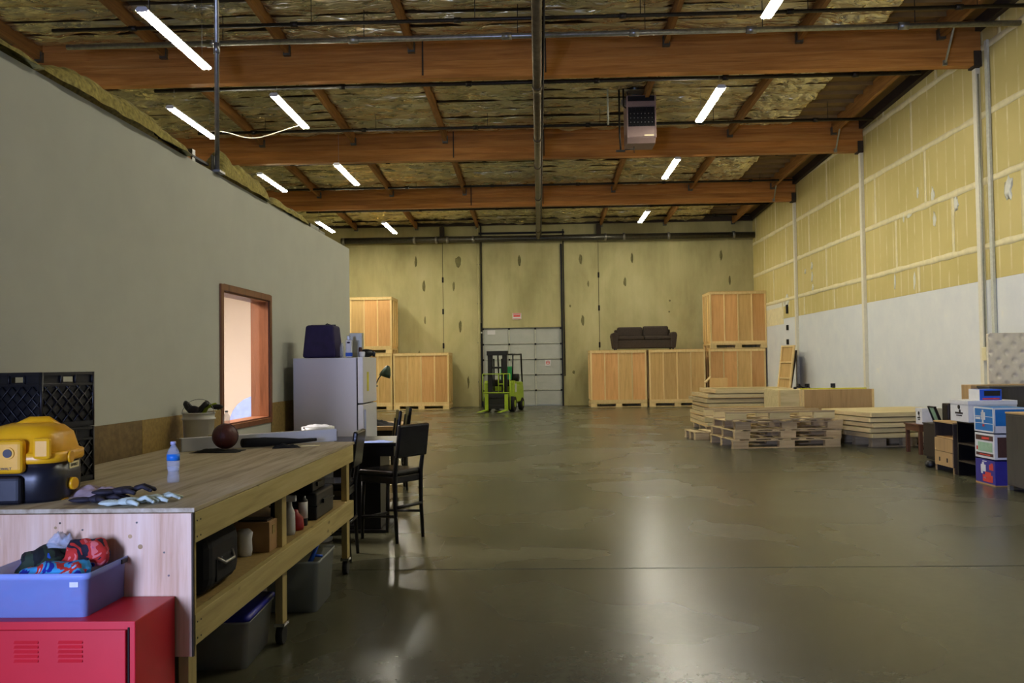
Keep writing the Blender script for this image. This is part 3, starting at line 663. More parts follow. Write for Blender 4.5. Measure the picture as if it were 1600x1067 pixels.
a = thing('upturned_pallet', 'pallet lying upside down on top of the front pallet stack', 'pallet', (3.55, 16.72, .525), rz)
for x in (0, .4, .9, 1.3, 1.7, 1.95): B().box(x, x+.14, .0, 1.5, 0, .02).build('deck_board', 'pallet_y', a, .002)
for y in (.02, .75, 1.44):
    for x0, x1 in ((0, .4), (.85, 1.25), (1.72, 2.13)): B().box(x0, x1, y-.045, y+.045, .04, .15).build('block', 'pallet_pale', a, .003)
    B().box(0, 2.13, y-.05, y+.05, .02, .04).box(0, 2.13, y-.05, y+.05, .15, .185).build('runner', 'pallet', a, .003)
P1 = make_pallet(1.1, .8); P1['label'] = 'small pallet on the floor left of and behind the front stack'; P1.location = (3.32, 18.75, 0); P1.rotation_euler = (0, 0, .12)
del P1['group']
# neat stack of flat panels on a pallet
P2 = make_pallet(1.6, 1.25, .14); P2['label'] = 'pallet under the neat stack of five flat panels'; P2.location = (6.3, 16.75, 0); P2.rotation_euler = (0, 0, .2); del P2['group']
for k in range(5):
    a = thing('plywood_deck', ['lowest', 'second lowest', 'middle', 'second highest', 'topmost'][k]+' flat panel in the neat stack behind the pallets', 'panel', (6.18+(.03, .0, .05, .0, .02)[k], 16.45+.02*(k % 2), .2+.098*k), .22+.02*(k % 2)-.02)
    w, d = 2.0, 1.8
    B().box(0, w, 0, d, .068, .08).build('sheet', 'pallet_pale', a)
    for y in (0, d/2, d-.05): B().box(0, w, y, y+.05, 0, .068).build('rail', 'pallet_pale', a, .002)
    for x in (0, w*.33, w*.66, w-.05): B().box(x, x+.05, .05, d-.05, .0, .068).build('stud', 'pallet_y', a, .002)
# big rough pile
for k in range(8):
    top = k == 7
    a = thing('plywood_deck', ['lowest', 'second', 'third', 'fourth', 'fifth', 'sixth', 'seventh', 'topmost'][k]+' panel counted up in the rough pile near the leaning panel', 'panel',
              (3.93+(.03, -.03, .06, .0, .08, .03, .05, .25)[k], 20.7+.03*(k % 3), .14+.112*k), (.02, -.01, .03, -.02, .01, .03, 0, .02)[k])
    w, d = (2.2, 2.1) if not top else (1.95, 1.9)
    B().box(0, w, 0, d, .0, .014).build('sheet', 'pallet_pale' if k % 2 else 'crate_ply', a)
    for y in (0, .7, 1.4, d-.05): B().box(0, w, y, y+.05, .014, .09).build('rail', 'pallet_pale', a, .002)
    for x in (0, w-.05): B().box(x, x+.05, .05, d-.05, .014, .09).build('stud', 'pallet_y', a, .002)
P3 = make_pallet(2.2, 1.8, .08); P3['label'] = 'pallet under the rough pile of crate panels'; P3.location = (3.95, 20.8, 0); P3.rotation_euler = (0, 0, 0); del P3['group']
a = thing('wood_bracket', 'small loose wooden bracket on the left of the rough panel pile', 'lumber', (4.05, 21.3, 1.06), .1)
B().box(.1, .55, 0, .04, 0, .22).build('plate', 'crate_ply', a, .003); B().prism([(-.03, .12), (.12, .26), (.12, .22), (0, .1)], 'y', -.02, .06).build('brace', 'batten', a)
a = thing('wooden_case', 'wide brown wooden case on blocks behind the front stacks', 'case', (5.785, 19.2, 0), .0)
B().box(0, 1.51, 0, .04, .42, 1.03).build('sheet', 'tan_lam', a, .003)
B().box(-.56, -.02, .0, .04, .42, 1.035).build('end_sheet', 'pallet_pale', a, .003)
for x in (-.56, -.1, -.045, 1.465): B().box(x, x+.045, -.02, .0, .42, 1.035).build('batten', 'batten', a, .002)
B().box(0, 1.51, .04, 1.2, 1.0, 1.03).build('lid', 'pallet_pale', a, .003); B().box(-.56, -.02, .04, 1.2, 1.0, 1.035).build('lid', 'pallet_pale', a, .003)
B().box(-.56, -.54, .04, 1.16, .42, 1.0).build('side_sheet', 'pallet_pale', a); B().box(1.49, 1.51, .04, 1.16, .42, 1.0).build('side_sheet', 'pallet_pale', a)
B().box(-.56, 1.51, .04, 1.2, .36, .42).build('base', 'pallet', a); B().box(-.56, 1.51, 1.16, 1.2, .42, 1.0).build('back_sheet', 'pallet', a)
for x in (-.45, .4, 1.25):
    B().box(x, x+.18, .1, 1.1, 0, .36).build('block', 'pallet', a, .004)
a = thing('level', 'yellow bar lying along the top of the wide crate side', 'tool', (5.75, 19.35, 1.035))
B().box(0, 1.45, 0, .06, 0, .025).build('bar', 'limeyellow', a, .003)
for i, x in enumerate((5.8, 5.98, 6.55)):
    a = thing('clamp', ['leftmost black clamp on the wide crate side', 'second black clamp on the wide crate side', 'right black clamp on the wide crate side'][i], 'tool', (x, 19.6, 1.035), i*.7)
    B().tube([(-.1, 0, .02), (-.03, 0, .06), (.03, 0, .07), (.1, 0, .02)], .016, 6).build('handle', 'black', a); B().box(-.12, -.06, -.03, .03, 0, .05).box(-.02, .02, -.05, .05, .03, .12).build('jaw', 'black', a, .004)
# leaning panel
a = thing('long_plank_frame', 'long tan framed panel leaning against the painted wall', 'panel', (7.85, 28.4, 0), 0)
a.rotation_euler = (0, math.radians(8), math.radians(18))
B().box(-.02, 0, -.35, .35, 0, 2.2).build('sheet', 'crate_ply', a)
for y in (-.35, .3): B().box(-.06, -.02, y, y+.05, 0, 2.2).build('rail', 'batten', a, .003)
for z in (0, .55, 1.1, 1.62, 2.14): B().box(-.06, -.02, -.3, .3, z, z+.05).build('crosspiece', 'batten', a, .003)
a = thing('panel_shadow_board', 'dark board standing in for the shadow of the long tan panel', 'panel', (8.25, 29.3, 0), 0); a.rotation_euler = (0, math.radians(9), math.radians(-8))  # dark sheet modelled where the tan panel only shades the wall
B().box(-.03, 0, -.4, .4, 0, 2.05).build('sheet', 'ledger', a, .003); B().box(-.05, -.03, -.4, -.35, 0, 2.05).build('edge_strip', 'black_wood', a)

# ------------------------------------------------------------------ furniture and boxes on the right
a = thing('side_table', 'reddish brown wooden table with the small white box on it', 'table', (6.6, 15.35, 0))
B().box(-.02, .62, -.02, .6, .5, .525).build('tabletop', 'desk_wood', a, .004); B().box(0, .6, 0, .58, .4, .5).build('apron', 'desk_wood', a)
for x in (.0, .54):
    for y in (0, .52): B().box(x, x+.06, y, y+.06, 0, .4).build('leg', 'desk_wood', a, .004)
def banker(name, label, loc, w, d, h):
    a = thing(name, label, 'box', loc)
    B().box(0, w, 0, d, 0, h*.8).build('body', 'card_white', a, .004); B().box(-.006, w+.006, -.006, d+.006, h*.8, h).build('lid', 'card_white', a, .004)
    B().cyl((-.008, d*.5, h*.68), (.0, d*.5, h*.68), .03, 12).build('handle_hole', 'black', a)
    B().box(-.004, 0, d*.3, d*.72, h*.36, h*.44).box(-.004, 0, d*.42, d*.5, h*.44, h*.56).box(-.004, 0, d*.35, d*.65, h*.26, h*.31).build('printed_mark', 'black', a)
    return a
banker('file_box', 'small white box on the reddish table', (6.66, 15.36, .525), .4, .26, .28)
a = thing('picture_frame', 'dark framed glass leaning beside the small white box', 'frame', (6.62, 14.6, .6), .0)
B().prism([(0, .0), (.04, .0), (-.06, .27), (-.1, .27)], 'y', 0, .03).prism([(0, 0), (.04, 0), (-.06, .27), (-.1, .27)], 'y', .22, .25).box(-.09, -.055, 0, .25, .25, .275).box(0, .04, 0, .25, 0, .025).build('frame', 'black', a, .003)
B().add([(.02, .02, .02), (.02, .23, .02), (-.075, .23, .26), (-.075, .02, .26)], [(0, 1, 2, 3)]).build('glass', 'greenprint', a, thick=.003)
a = thing('low_cabinet', 'low dark cabinet behind the tan one holding the framed glass', 'cabinet', (6.45, 13.85, 0))
B().box(0, .5, 0, 1.0, .05, .58).build('carcass', 'dark_wood', a, .004); B().box(-.01, .52, -.01, 1.02, .58, .6).build('top', 'dark_wood', a, .004); B().box(.03, .47, .03, .97, 0, .05).build('plinth', 'black', a)
a = thing('toy_box', 'small orange and red box behind the tan cabinet', 'box', (6.48, 13.95, .6))
B().box(0, .25, 0, .2, 0, .13).build('body', 'redprint', a, .004); B().box(-.003, .253, -.003, .203, .08, .16).build('lid', 'yellow', a, .004)
a = thing('speaker', 'dark upright box behind the tan cabinet beside the orange box', 'box', (6.3, 13.62, 0), 0)
B().box(0, .14, 0, .2, 0, .97).build('cabinet', 'dark_wood', a, .01); B().box(-.006, 0, .02, .18, .63, .94).build('grille', 'black', a)
a = thing('tan_cabinet', 'narrow tan fronted cabinet with an open top shelf', 'cabinet', (5.93, 12.68, 0), -.02)
w, d, h = .42, .62, .72
B().box(0, w, 0, .02, .0, h).build('side_panel', 'dark_wood', a, .003); B().box(0, w, d-.02, d, 0, h).build('side_panel', 'dark_wood', a, .003); B().box(-.01, w+.01, -.01, d+.01, h, h+.02).build('top', 'tan_lam', a, .003)
B().box(.02, w, .02, d-.02, .49, .51).build('shelf', 'tan_lam', a); B().box(w-.02, w, .02, d-.02, .1, h).build('back_panel', 'dark_wood', a)
B().box(-.012, .006, .02, d-.02, .3, .49).build('drawer', 'tan_lam', a, .003); f = B().box(-.012, .006, .02, d-.02, .09, .295).build('drawer', 'tan_lam', a, .003)
for y in (.17, .42): B().box(-.016, -.012, y, y+.035, .15, .21).build('handle_hole', 'black', f)
B().box(0, .02, 0, .03, 0, .09).box(0, .02, d-.03, d, 0, .09).build('foot', 'tan_lam', a)
a = thing('open_bookcase', 'black open shelf unit under the long white box', 'cabinet', (5.95, 12.08, 0))
B().box(0, .5, 0, .025, 0, .78).build('side_panel', 'black_wood', a); B().box(0, .5, .5, .525, 0, .78).build('side_panel', 'black_wood', a); B().box(0, .5, .025, .5, .755, .78).build('top', 'black_wood', a)
for z in (.2, .45): B().box(0, .5, .025, .5, z, z+.02).build('shelf', 'dark_wood', a)
B().box(.48, .5, .025, .5, .05, .755).build('back_panel', 'black_wood', a)
banker('long_box', 'long white box with a printed mark on the black shelf unit', (5.88, 12.12, .78), .66, .52, .3)
a = thing('car_toy_box', 'bright blue box with a dark window on the long white box', 'box', (6.08, 12.2, 1.08))
B().box(0, .3, 0, .3, 0, .15).build('body', 'blue', a, .004); B().box(.06, .28, -.003, .0, .06, .13).build('window', 'black', a); B().box(-.003, 0, 0, .3, 0, .15).build('end_label', 'card_white', a); B().box(.04, .27, -.003, 0, .012, .03).build('print', 'redprint', a)
# three boxes stacked
def carton(label, z, body, prints, white=True, loc=(5.86, 11.42)):
    a = thing('carton', label, 'box', (loc[0], loc[1], z), 0.02, 'three stacked product boxes')
    B().box(0, .45, 0, .48, 0, .325).build('body', body, a, .004)
    for mm, boxes in prints:
        bb = B()
        for q in boxes: bb.box(*q)
        bb.build('print', mm, a)
    return a
e = .003
def edge(h0=0, h1=.325, t_=.02):  # white border lines on the two visible faces
    return [(-e, 0, 0, .48, h1-t_, h1), (-e, 0, 0, .48, h0, h0+t_), (-e, 0, 0, t_, h0, h1), (-e, 0, .48-t_, .48, h0, h1), (0, .45, -e, 0, h1-t_, h1), (0, t_, -e, 0, h0, h1)]
carton('dark blue and red box at the bottom of the three stacked boxes', 0.0, 'purpleblue', [('redprint', [(-e, 0, .06, .3, .04, .13), (-e, 0, .1, .24, .13, .17), (-e, 0, .04, .14, .2, .27), (-e, 0, .05, .1, .27, .29)]),
      ('card_white', [(-e-.001, -e, .22, .34, .17, .26), (-e-.001, -e, .26, .31, .26, .29), (-e, 0, .22, .28, .08, .1), (-e, 0, .2, .3, .3, .31), (-e, 0, .3, .34, .14, .18)]), ('cardboard', [(-e, 0, 0, .48, 0, .02), (0, .45, -e, 0, 0, .015)])])
carton('box with brown and pale green picture in the middle of the three stacked boxes', .345, 'card_white', [('brownprint', [(-e, 0, .03, .45, .235, .3), (-e, 0, .03, .45, .03, .07), (.04, .42, -e, 0, .03, .29)]), ('greenprint', [(-e, 0, .05, .4, .09, .21)]), ('redprint', [(-e-.001, -e, .12, .3, .25, .28), (-e-.001, -e, .1, .36, .04, .055), (-e-.001, -e, .4, .44, .1, .15)])])
carton('mid blue box with a white emblem on top of the three stacked boxes', .69, 'cyanblue', [('card_white', edge()+[(-e, 0, .02, .46, .2, .208), (-e, 0, .02, .46, .11, .118), (0, .45, -e, 0, 0, .09)]),
      ('card_white', [(-e-.001, -e, .2, .3, .16, .26), (-e-.001, -e, .24, .28, .12, .29), (-e-.001, -e, .32, .44, .16, .19)]), ('redprint', [(-e-.002, -e-.001, .22, .27, .07, .1)])])
B().lathe([(.04, 0), (.04, .003)], n=16)
a = thing('tall_cabinet', 'tall grey brown cabinet at the right edge of the picture', 'cabinet', (5.88, 10.55, 0))
B().box(0, 1.2, 0, .62, .06, .96).build('carcass', 'grey_lam', a, .006); B().box(-.005, 1.2, -.005, .625, .96, .98).build('top', 'tan_lam', a, .003)
B().box(-.008, 0, .02, .6, .08, .94).build('door', 'grey_lam', a, .003)
for x in (0, 1.15): 
    for y in (0, .57): B().box(x, x+.05, y, y+.05, 0, .06).build('foot', 'silver', a)
a = thing('dresser', 'dark dresser behind the blue box in front of the tufted panel', 'cabinet', (6.6, 12.95, 0))
B().box(0, 1.2, 0, .35, .05, 1.22).build('carcass', 'grey_lam', a, .005); B().box(-.01, 1.22, -.01, .36, 1.22, 1.245).build('top', 'grey_lam', a, .003); B().box(.05, 1.15, .03, .32, 0, .05).build('plinth', 'black', a)
a = thing('tan_case', 'tan wooden case end beside the blue box and dark dresser', 'box', (6.53, 13.45, .62))
a.location = (6.53, 13.36, 0)
B().box(.26, 1.0, 0, .3, 0, .95).build('body', 'dark_wood', a); B().box(0, .9, 0.0, .3, .98, 1.26).build('upper', 'tan_lam', a, .006); B().box(0.05, .25, .05, .28, .0, .98).build('support', 'dark_wood', a)
# tufted headboard
a = thing('tufted_headboard', 'cream button tufted headboard standing on edge by the right wall', 'headboard', (7.15, 14.0, 0))
B().box(0, 1.55, .04, .1, .25, 2.05).build('backing', 'cream', a, .01); B().box(.1, .2, .02, .1, 0, .3).box(1.4, 1.5, .02, .1, 0, .3).build('leg', 'dark_wood', a)
def tuft(u, v):
    x = 1.55*u; z = .3+1.76*v; k = .125
    q = abs((math.cos(PI*x/k)+math.cos(PI*z/k))/2)**7; return (x, -.02+.05*q, z)
B().grid(tuft, 80, 80).build('upholstery', 'cream', a)
# junction box and conduits on the near pilaster
a = thing('wall_junction_box', 'small yellowish junction box on the right wall beside the headboard', 'junction box', (XR-.1, 17.05, 1.62))
B().box(-.05, .08, -.08, .08, 0, .26).build('box', 'mud', a, .008); B().cyl((0, .02, .26), (0, .02, 5.6), .018, 8).build('conduit', 'conduit', a)
a = thing('wall_conduit', 'pale grey conduit strip on the right wall right of the near pilaster', 'conduit', (XR-.03, 16.85, .6))
B().box(-.03, .02, -.05, .05, 0, 7.2).build('strip', 'door_rib', a, .004)
# caster and bar on the floor below the table
tag(B().lathe([(.0, 0), (.07, .01), (.08, .05), (.05, .1), (0, .11)], n=12).build('dark_weight', 'black', None), 'small black round weight on the floor left of the tan cabinet', 'weight', None, (5.98, 13.55, 0))
a = thing('caster_base', 'black rolling base under the reddish table', 'stand', (6.95, 15.6, 0)); B().cyl((-.25, 0, .08), (.3, 0, .05), .015, 6).build('bar', 'blackmetal', a); B().cyl((0, -.03, .05), (0, .03, .05), .05, 14).build('caster', 'black', a)

# ------------------------------------------------------------------ workbench
wbn = thing('workbench', 'large plywood workbench with an open shelf along the office wall', 'workbench', (0, 0, 0))
X0, X1, Y0, Y1 = -2.86, -1.51, 3.76, 7.03
B().box(X0, X1, Y0-.01, Y1, 1.03, 1.05).build('top', 'bench_top', wbn, .003)
B().box(X0, X1-.01, Y0-.018, Y0, .41, 1.028).build('end_panel', 'bench_panel', wbn, .002)
B().box(X1-.04, X1, Y0, Y1-.05, .895, 1.028).build('rail', 'rail', wbn, .003); B().box(X1-.04, X1, Y0, Y1-.05, .452, .585).build('rail', 'rail', wbn, .003)
B().box(X0, X0+.04, Y0, Y1-.05, .895, 1.028).build('rail', 'rail', wbn, .003)
B().box(X0, X1-.04, Y1-.09, Y1-.05, .895, 1.028).build('rail', 'rail', wbn, .003); B().box(X0, X1-.04, Y1-.09, Y1-.05, .452, .585).build('rail', 'rail', wbn, .003)
B().box(X0+.05, X1-.04, Y0, Y1-.1, .567, .585).build('shelf', 'osb2', wbn)
B().box(X0, X1-.3, Y0+.03, Y1-.1, .52, .56).build('shelf_joist', 'post', wbn)
for x in (X1-.085, X0+.03):
    for y in (Y0+.02, 5.17, Y1-.12):
        f = B().box(x, x+.045, y, y+.09, .13, 1.028).build('post', 'post', wbn, .003)
        B().box(x-.01, x+.055, y+.0, y+.09, .11, .13).box(x+.005, x+.04, y+.03, y+.06, .06, .11).build('caster_bracket', 'chrome', f)
        B().cyl((x+.002, y+.045, .055), (x+.042, y+.045, .055), .055, 18).build('caster_wheel', 'rubber', f)
B().box(X1-.01, X1-.003, Y0-.017, Y0-.002, .41, 1.028).build('edge_strip', 'ledger', wbn)
for x, z in ((-2.1, .99), (-1.76, .99), (-1.62, .76), (-1.64, .86), (-2.0, .96)):
    B().cyl((x, Y0-.02, z), (x, Y0-.017, z), .0045, 8).build('screw', 'chrome', wbn)
for y in (Y0+.02, Y0+.06):
    for z in (.92, .99, .48, .55): B().cyl((X1-.001, y, z), (X1+.002, y, z), .004, 8).build('screw', 'blackmetal', wbn)
for x, z, r in ((-1.79, .93, .006), (-1.745, .885, .007), (-2.12, .97, .004)):
    B().cyl((x, Y0-.0195, z), (x, Y0-.0175, z), r, 14).cyl((x, Y0-.0192, z), (x, Y0-.0173, z), r*1.5, 14).build('knot', 'tan_lam', wbn)
# --- vacuum
T = 1.05
a = thing('shop_vacuum', 'yellow and black shop vacuum on the near end of the workbench', 'vacuum', (-2.43, 4.08, T), .12)
def rrect(w, d, r, n=5):
    p = []
    for cx, cy, a0 in ((w/2-r, d/2-r, 0), (-w/2+r, d/2-r, 90), (-w/2+r, -d/2+r, 180), (w/2-r, -d/2+r, 270)):
        for i in range(n+1): t_ = math.radians(a0+90*i/n); p.append((cx+r*math.cos(t_), cy+r*math.sin(t_)))
    return p
def loft(levels, n=5):
    bb = B(); vs = []
    for w, d, r, z, oy in levels: vs += [(x, y+oy, z) for x, y in rrect(w, d, r, n)]
    k = 4*(n+1); m_ = len(levels)
    fs = [(i*k+j, i*k+(j+1) % k, (i+1)*k+(j+1) % k, (i+1)*k+j) for i in range(m_-1) for j in range(k)]
    fs += [tuple(reversed(range(k))), tuple(range((m_-1)*k, m_*k))]
    return bb.add(vs, fs, None, True)
loft([(.36, .34, .12, 0, 0), (.38, .36, .12, .015, 0), (.385, .365, .11, .1, 0), (.375, .36, .1, .185, 0)]).build('tank', 'blueplastic', a)
loft([(.39, .375, .1, .18, 0), (.4, .385, .1, .19, 0), (.4, .385, .1, .225, 0), (.385, .37, .1, .23, 0), (.365, .35, .1, .235, 0), (.33, .32, .1, .31, .0), (.27, .27, .11, .345, .0), (.16, .18, .08, .36, 0)]).build('lid', 'yellow', a)
B().tube([(-.04, -.03, .335), (.0, .0, .36), (.06, .03, .36), (.12, .05, .315)], [.03, .03, .03, .026], 10).build('handle', 'yellow', a)
B().box(.06, .14, -.04, .06, .29, .345).build('handle_recess', 'trim_wood', a, .02)
B().box(-.1, .06, -.225, -.17, .14, .295).build('port_housing', 'yellow', a, .02, 3)
B().cyl((-.0, -.232, .235), (-.0, -.2, .235), .027, 20).build('port_ring', 'yellow', a); B().cyl((-.0, -.236, .235), (-.0, -.2, .235), .019, 20).build('hose_port', 'black', a)
B().box(-.19, .05, -.22, -.15, .0, .13).build('front_foot', 'blueplastic', a, .02, 3)
B().box(.09, .17, -.2, -.17, .2, .3).build('side_rib', 'yellow', a, .02)
f = B().cyl((.175, -.02, .07), (.215, -.03, .07), .03, 14).build('drain_knob', 'yellow', a, .006)
B().cyl((.2, -.06, .2), (.212, -.06, .2), .03, 16).build('latch', 'yellow', a, .004)
B().box(.186, .192, -.04, .07, .14, .17).build('badge', 'mud', a)
text('lettering', 'DEWALT', .016, 'blueplastic', a, (-.018, -.2265, .165), (PI/2, 0, 0))
text('lettering', 'DEWALT', .02, 'black', a, (.1925, .015, .155), (PI/2, 0, PI/2))
# --- crates
def make_mcrate():
    a = thing('milk_crate', '', 'crate', group='black plastic crates on the workbench')
    w, d, h = .33, .37, .298
    B().box(-w/2, w/2, -d/2, d/2, 0, .012).build('base', 'black', a)
    B().box(-w/2, w/2, -d/2, -d/2+.008, 0, .03).box(-w/2, w/2, d/2-.008, d/2, 0, .03).box(-w/2, -w/2+.008, -d/2, d/2, 0, .03).box(w/2-.008, w/2, -d/2, d/2, 0, .03).build('base_rim', 'black', a)
    for z0, z1 in ((h-.018, h), (h-.075, h-.06)):
        B().box(-w/2, w/2, -d/2, -d/2+.01, z0, z1).box(-w/2, w/2, d/2-.01, d/2, z0, z1).box(-w/2, -w/2+.01, -d/2, d/2, z0, z1).box(w/2-.01, w/2, -d/2, d/2, z0, z1).build('rim', 'black', a, .002)
    lat = B()
    for f_ in range(4):
        L_ = w if f_ % 2 == 0 else d; off = (d if f_ % 2 == 0 else w)/2-.005
        R_ = Matrix.Rotation(f_*PI/2, 4, 'Z')
        for s_ in (-1, 1):
            for i in range(-2, 8):
                x0 = -L_/2+i*L_/5; x1 = x0+s_*.2 if s_ > 0 else x0-.2
                z0, z1 = .03, h-.07
                pts = []
                for (xx, zz) in ((x0, z0), (x1, z1)): pts.append((xx, zz))
                (xa, za), (xb, zb) = pts
                def clip(xa, za, xb, zb):
                    lo, hi = -L_/2+.004, L_/2-.004
                    if max(xa, xb) < lo or min(xa, xb) > hi: return None
                    def at(x): return za+(zb-za)*(x-xa)/(xb-xa)
                    if xa < lo: za2 = at(lo); xa2 = lo
                    elif xa > hi: za2 = at(hi); xa2 = hi
                    else: xa2, za2 = xa, za
                    if xb < lo: zb2 = at(lo); xb2 = lo
                    elif xb > hi: zb2 = at(hi); xb2 = hi
                    else: xb2, zb2 = xb, zb
                    return xa2, za2, xb2, zb2
                c_ = clip(xa, za, xb, zb)
                if not c_: continue
                p0 = R_ @ Vector((c_[0], -off, c_[1])); p1 = R_ @ Vector((c_[2], -off, c_[3]))
                if (p1-p0).length > .01: lat.cyl(p0, p1, .0045, 4)
        for xx in (-L_/2+.012, -.05, .05, L_/2-.012):
            lat.cyl(R_ @ Vector((xx, -off, h-.07)), R_ @ Vector((xx, -off, h-.01)), .006, 4)
        for xx in (-L_/2+.006, L_/2-.006): lat.cyl(R_ @ Vector((xx, -off, 0)), R_ @ Vector((xx, -off, h)), .008, 4)
        lat.box(-L_/2+.01, L_/2-.01, -off+.006, -off+.008, .01, h-.055, R_)
        for xa_, xb_, za_, zb_ in ((-L_/2+.01, -.04, h-.055, h-.002), (.04, L_/2-.01, h-.055, h-.002), (-.04, .04, h-.025, h-.002)): lat.box(xa_, xb_, -off+.006, -off+.008, za_, zb_, R_)
    lat.build('lattice', 'black', a)
    return a
mc = make_mcrate(); mc.location = (-2.682, 4.62, T); mc.rotation_euler = (0, 0, -.25); mc['label'] = 'lower black plastic crate behind the vacuum'
dup(mc, (-2.682, 4.62, T+.301), -.25, 'upper black plastic crate on top of the other behind the vacuum')
# --- bottle
def bottle(label, loc, s=1, lab=True):
    a = thing('water_bottle', label, 'bottle', loc)
    prof = [(.026, 0), (.031, .004), (.032, .03), (.028, .05), (.027, .06), (.032, .085), (.033, .11), (.033, .15), (.03, .165), (.018, .188), (.012, .197), (.012, .205)]
    B().lathe([(r*s, z*s) for r, z in prof], n=20).build('body', 'bottle', a)
    if lab: B().lathe([(.0338*s, .118*s), (.0338*s, .152*s)], n=20).build('paper_label', 'label_blue', a); B().lathe([(.0285*s, .06*s), (.033*s, .084*s)], n=20).build('water', 'bottle', a)
    B().lathe([(.0145*s, .203*s), (.0145*s, .217*s), (.013*s, .219*s)], n=16).build('cap', 'lavender_cap' if lab else 'white', a)
bottle('clear water bottle with a blue label on the workbench', (-1.965, 4.6, T))
bottle('clear empty bottle without a label under the office window', (-2.55, 7.0, T+.08), .85, False)
tag(B().box(-.12, .12, -.06, .06, 0, .08).build('small_block', 'pallet_pale', None, .004), 'small wood block under the empty bottle beneath the window', 'lumber', None, (-2.55, 6.9, T))
# --- gloves
def glove(label, loc, rz, mat, s=1.0, seed=0, cuffmat=None):
    a = thing('work_glove', label, 'glove', loc, rz, 'work gloves on the bench corner')
    B().ell((0, 0, .018), (.055*s, .045*s, .018), 14, 8, .3, seed).build('palm', mat, a)
    B().ell((-.078*s, 0, .015), (.055*s, .038*s, .013), 14, 8, .25, seed+3).build('cuff', cuffmat or mat, a)
    for i, (yy, ln, an) in enumerate(((-.034, .07, -.16), (-.012, .085, -.05), (.012, .08, .06), (.033, .062, .2))):
        p = Vector((.04*s, yy*s, .02)); d = Vector((math.cos(an), math.sin(an), 0))*ln*s
        B().tube([p, p+d*.5+Vector((0, 0, .012*(1+.4*math.sin(seed+i)))), p+d+Vector((0, 0, -.004))], [.011*s, .0105*s, .008*s], 8).ell(tuple(p+d+Vector((0, 0, -.004))), (.009*s, .009*s, .008*s), 8, 5).build('finger', mat, a)
    B().tube([(0, -.035*s, .02), (.02*s, -.065*s, .022), (.05*s, -.085*s, .012)], [.013*s, .012*s, .009*s], 8).build('thumb', mat, a)
glove('black coated work glove on top of the glove pile', (-1.93, 3.98, T+.03), .35, 'gloveblack', 1.05, 1, 'gloveblack')
glove('second black work glove, lower at the left of the glove pile', (-2.02, 3.93, T), .2, 'gloveblack', 1.0, 4)
glove('pale work glove in front at the bench edge', (-1.84, 3.84, T), .3, 'glovewhite', .95, 2)
glove('pale work glove at the right of the glove pile', (-1.76, 3.92, T), .55, 'glovewhite', .9, 3)
def crumple(name, mat, label, cat, loc, rx, ry, h, seed, rz=0, nu=22, parent=None, rough=.25):
    def f(u, v):
        x = (u-.5)*2; y = (v-.5)*2; r = math.sqrt(x*x+y*y); fall = max(0, 1-r**3)
        q = Vector((x*2.2, y*2.2, seed)); w = 1+.2*noise.noise(Vector((x*1.1, y*1.1, seed+9)))
        return (rx*x*w, ry*y*w, .003+h*fall*(.6+.6*noise.noise(q))+h*rough*noise.noise(q*3)*fall)
    o = B().grid(f, nu, nu).build(name, mat, parent, thick=.002)
    if label: tag(o, label, cat, None, loc, rz)
    return o
crumple('plastic_bag', 'palepink', 'thin clear crumpled plastic bag behind the gloves', 'bag', (-2.18, 4.17, T), .13, .09, .05, 2.2, .3)
crumple('candy_wrapper', 'yellow', 'small yellow and white wrapper beside the vacuum', 'wrapper', (-2.27, 4.04, T), .03, .025, .03, 5.5)
crumple('tissue', 'card_white', 'tiny crumpled white tissue right of the gloves', 'tissue', (-1.8, 4.05, T), .022, .018, .015, 3.1)
# --- ball, dark jacket, glove, bucket etc.
a = thing('basketball', 'dark reddish brown ball on the workbench', 'ball', (-2.305, 6.3, T+.02))
B().ell((0, 0, .092), (.092, .092, .092), 24, 16).build('ball', 'ball', a)
for rx, rz_ in ((0, 0), (PI/2, .3), (0, 1.57)):
    R_ = Matrix.Rotation(rz_, 4, 'Z') @ Matrix.Rotation(rx if rx else PI/2, 4, 'X') if True else None
    pts = [R_ @ Vector((.0925*math.cos(t_*PI/12), .0925*math.sin(t_*PI/12), 0))+Vector((0, 0, .092)) for t_ in range(25)]
    B().tube(pts, .0016, 5).build('seam', 'black', a)
crumple('dark_cloth', 'darkcloth', 'black cloth lying under the ball', 'cloth', (-2.36, 6.3, T), .17, .12, .022, 7.1)
o = B().tube([(-2.24, 6.48, T+.045), (-2.12, 6.62, T+.04), (-2.0, 6.72, T+.035), (-1.9, 6.8, T+.03), (-1.78, 6.87, T+.035)], [.034, .036, .028, .018, .012], 12).build('duster', 'darkcloth'); tag(o, 'long black furry duster right of the ball', 'duster')
crumple('mitten', 'darkcloth', 'crumpled black cloth glove near the far end of the bench', 'cloth', (-1.93, 6.55, T), .1, .055, .035, 9.4, .3)
crumple('paper_scrap', 'mud', 'flat pale paper scrap near the far end of the bench', 'paper', (-1.78, 6.68, T), .07, .04, .006, 1.4, .2)
a = thing('strip_light_cover', 'long white light fixture lying across the back of the bench', 'light fixture', (-2.62, 6.28, T), 0.72)
B().prism([(0, 0), (.11, 0), (.11, .03), (.06, .1), (.0, .1)], 'x', 0, 1.26).build('channel', 'white', a, .005)
B().box(-.006, 0, 0, .11, 0, .095).build('end_cap', 'silver', a); B().box(1.26, 1.266, 0, .11, 0, .08).build('end_cap', 'silver', a)
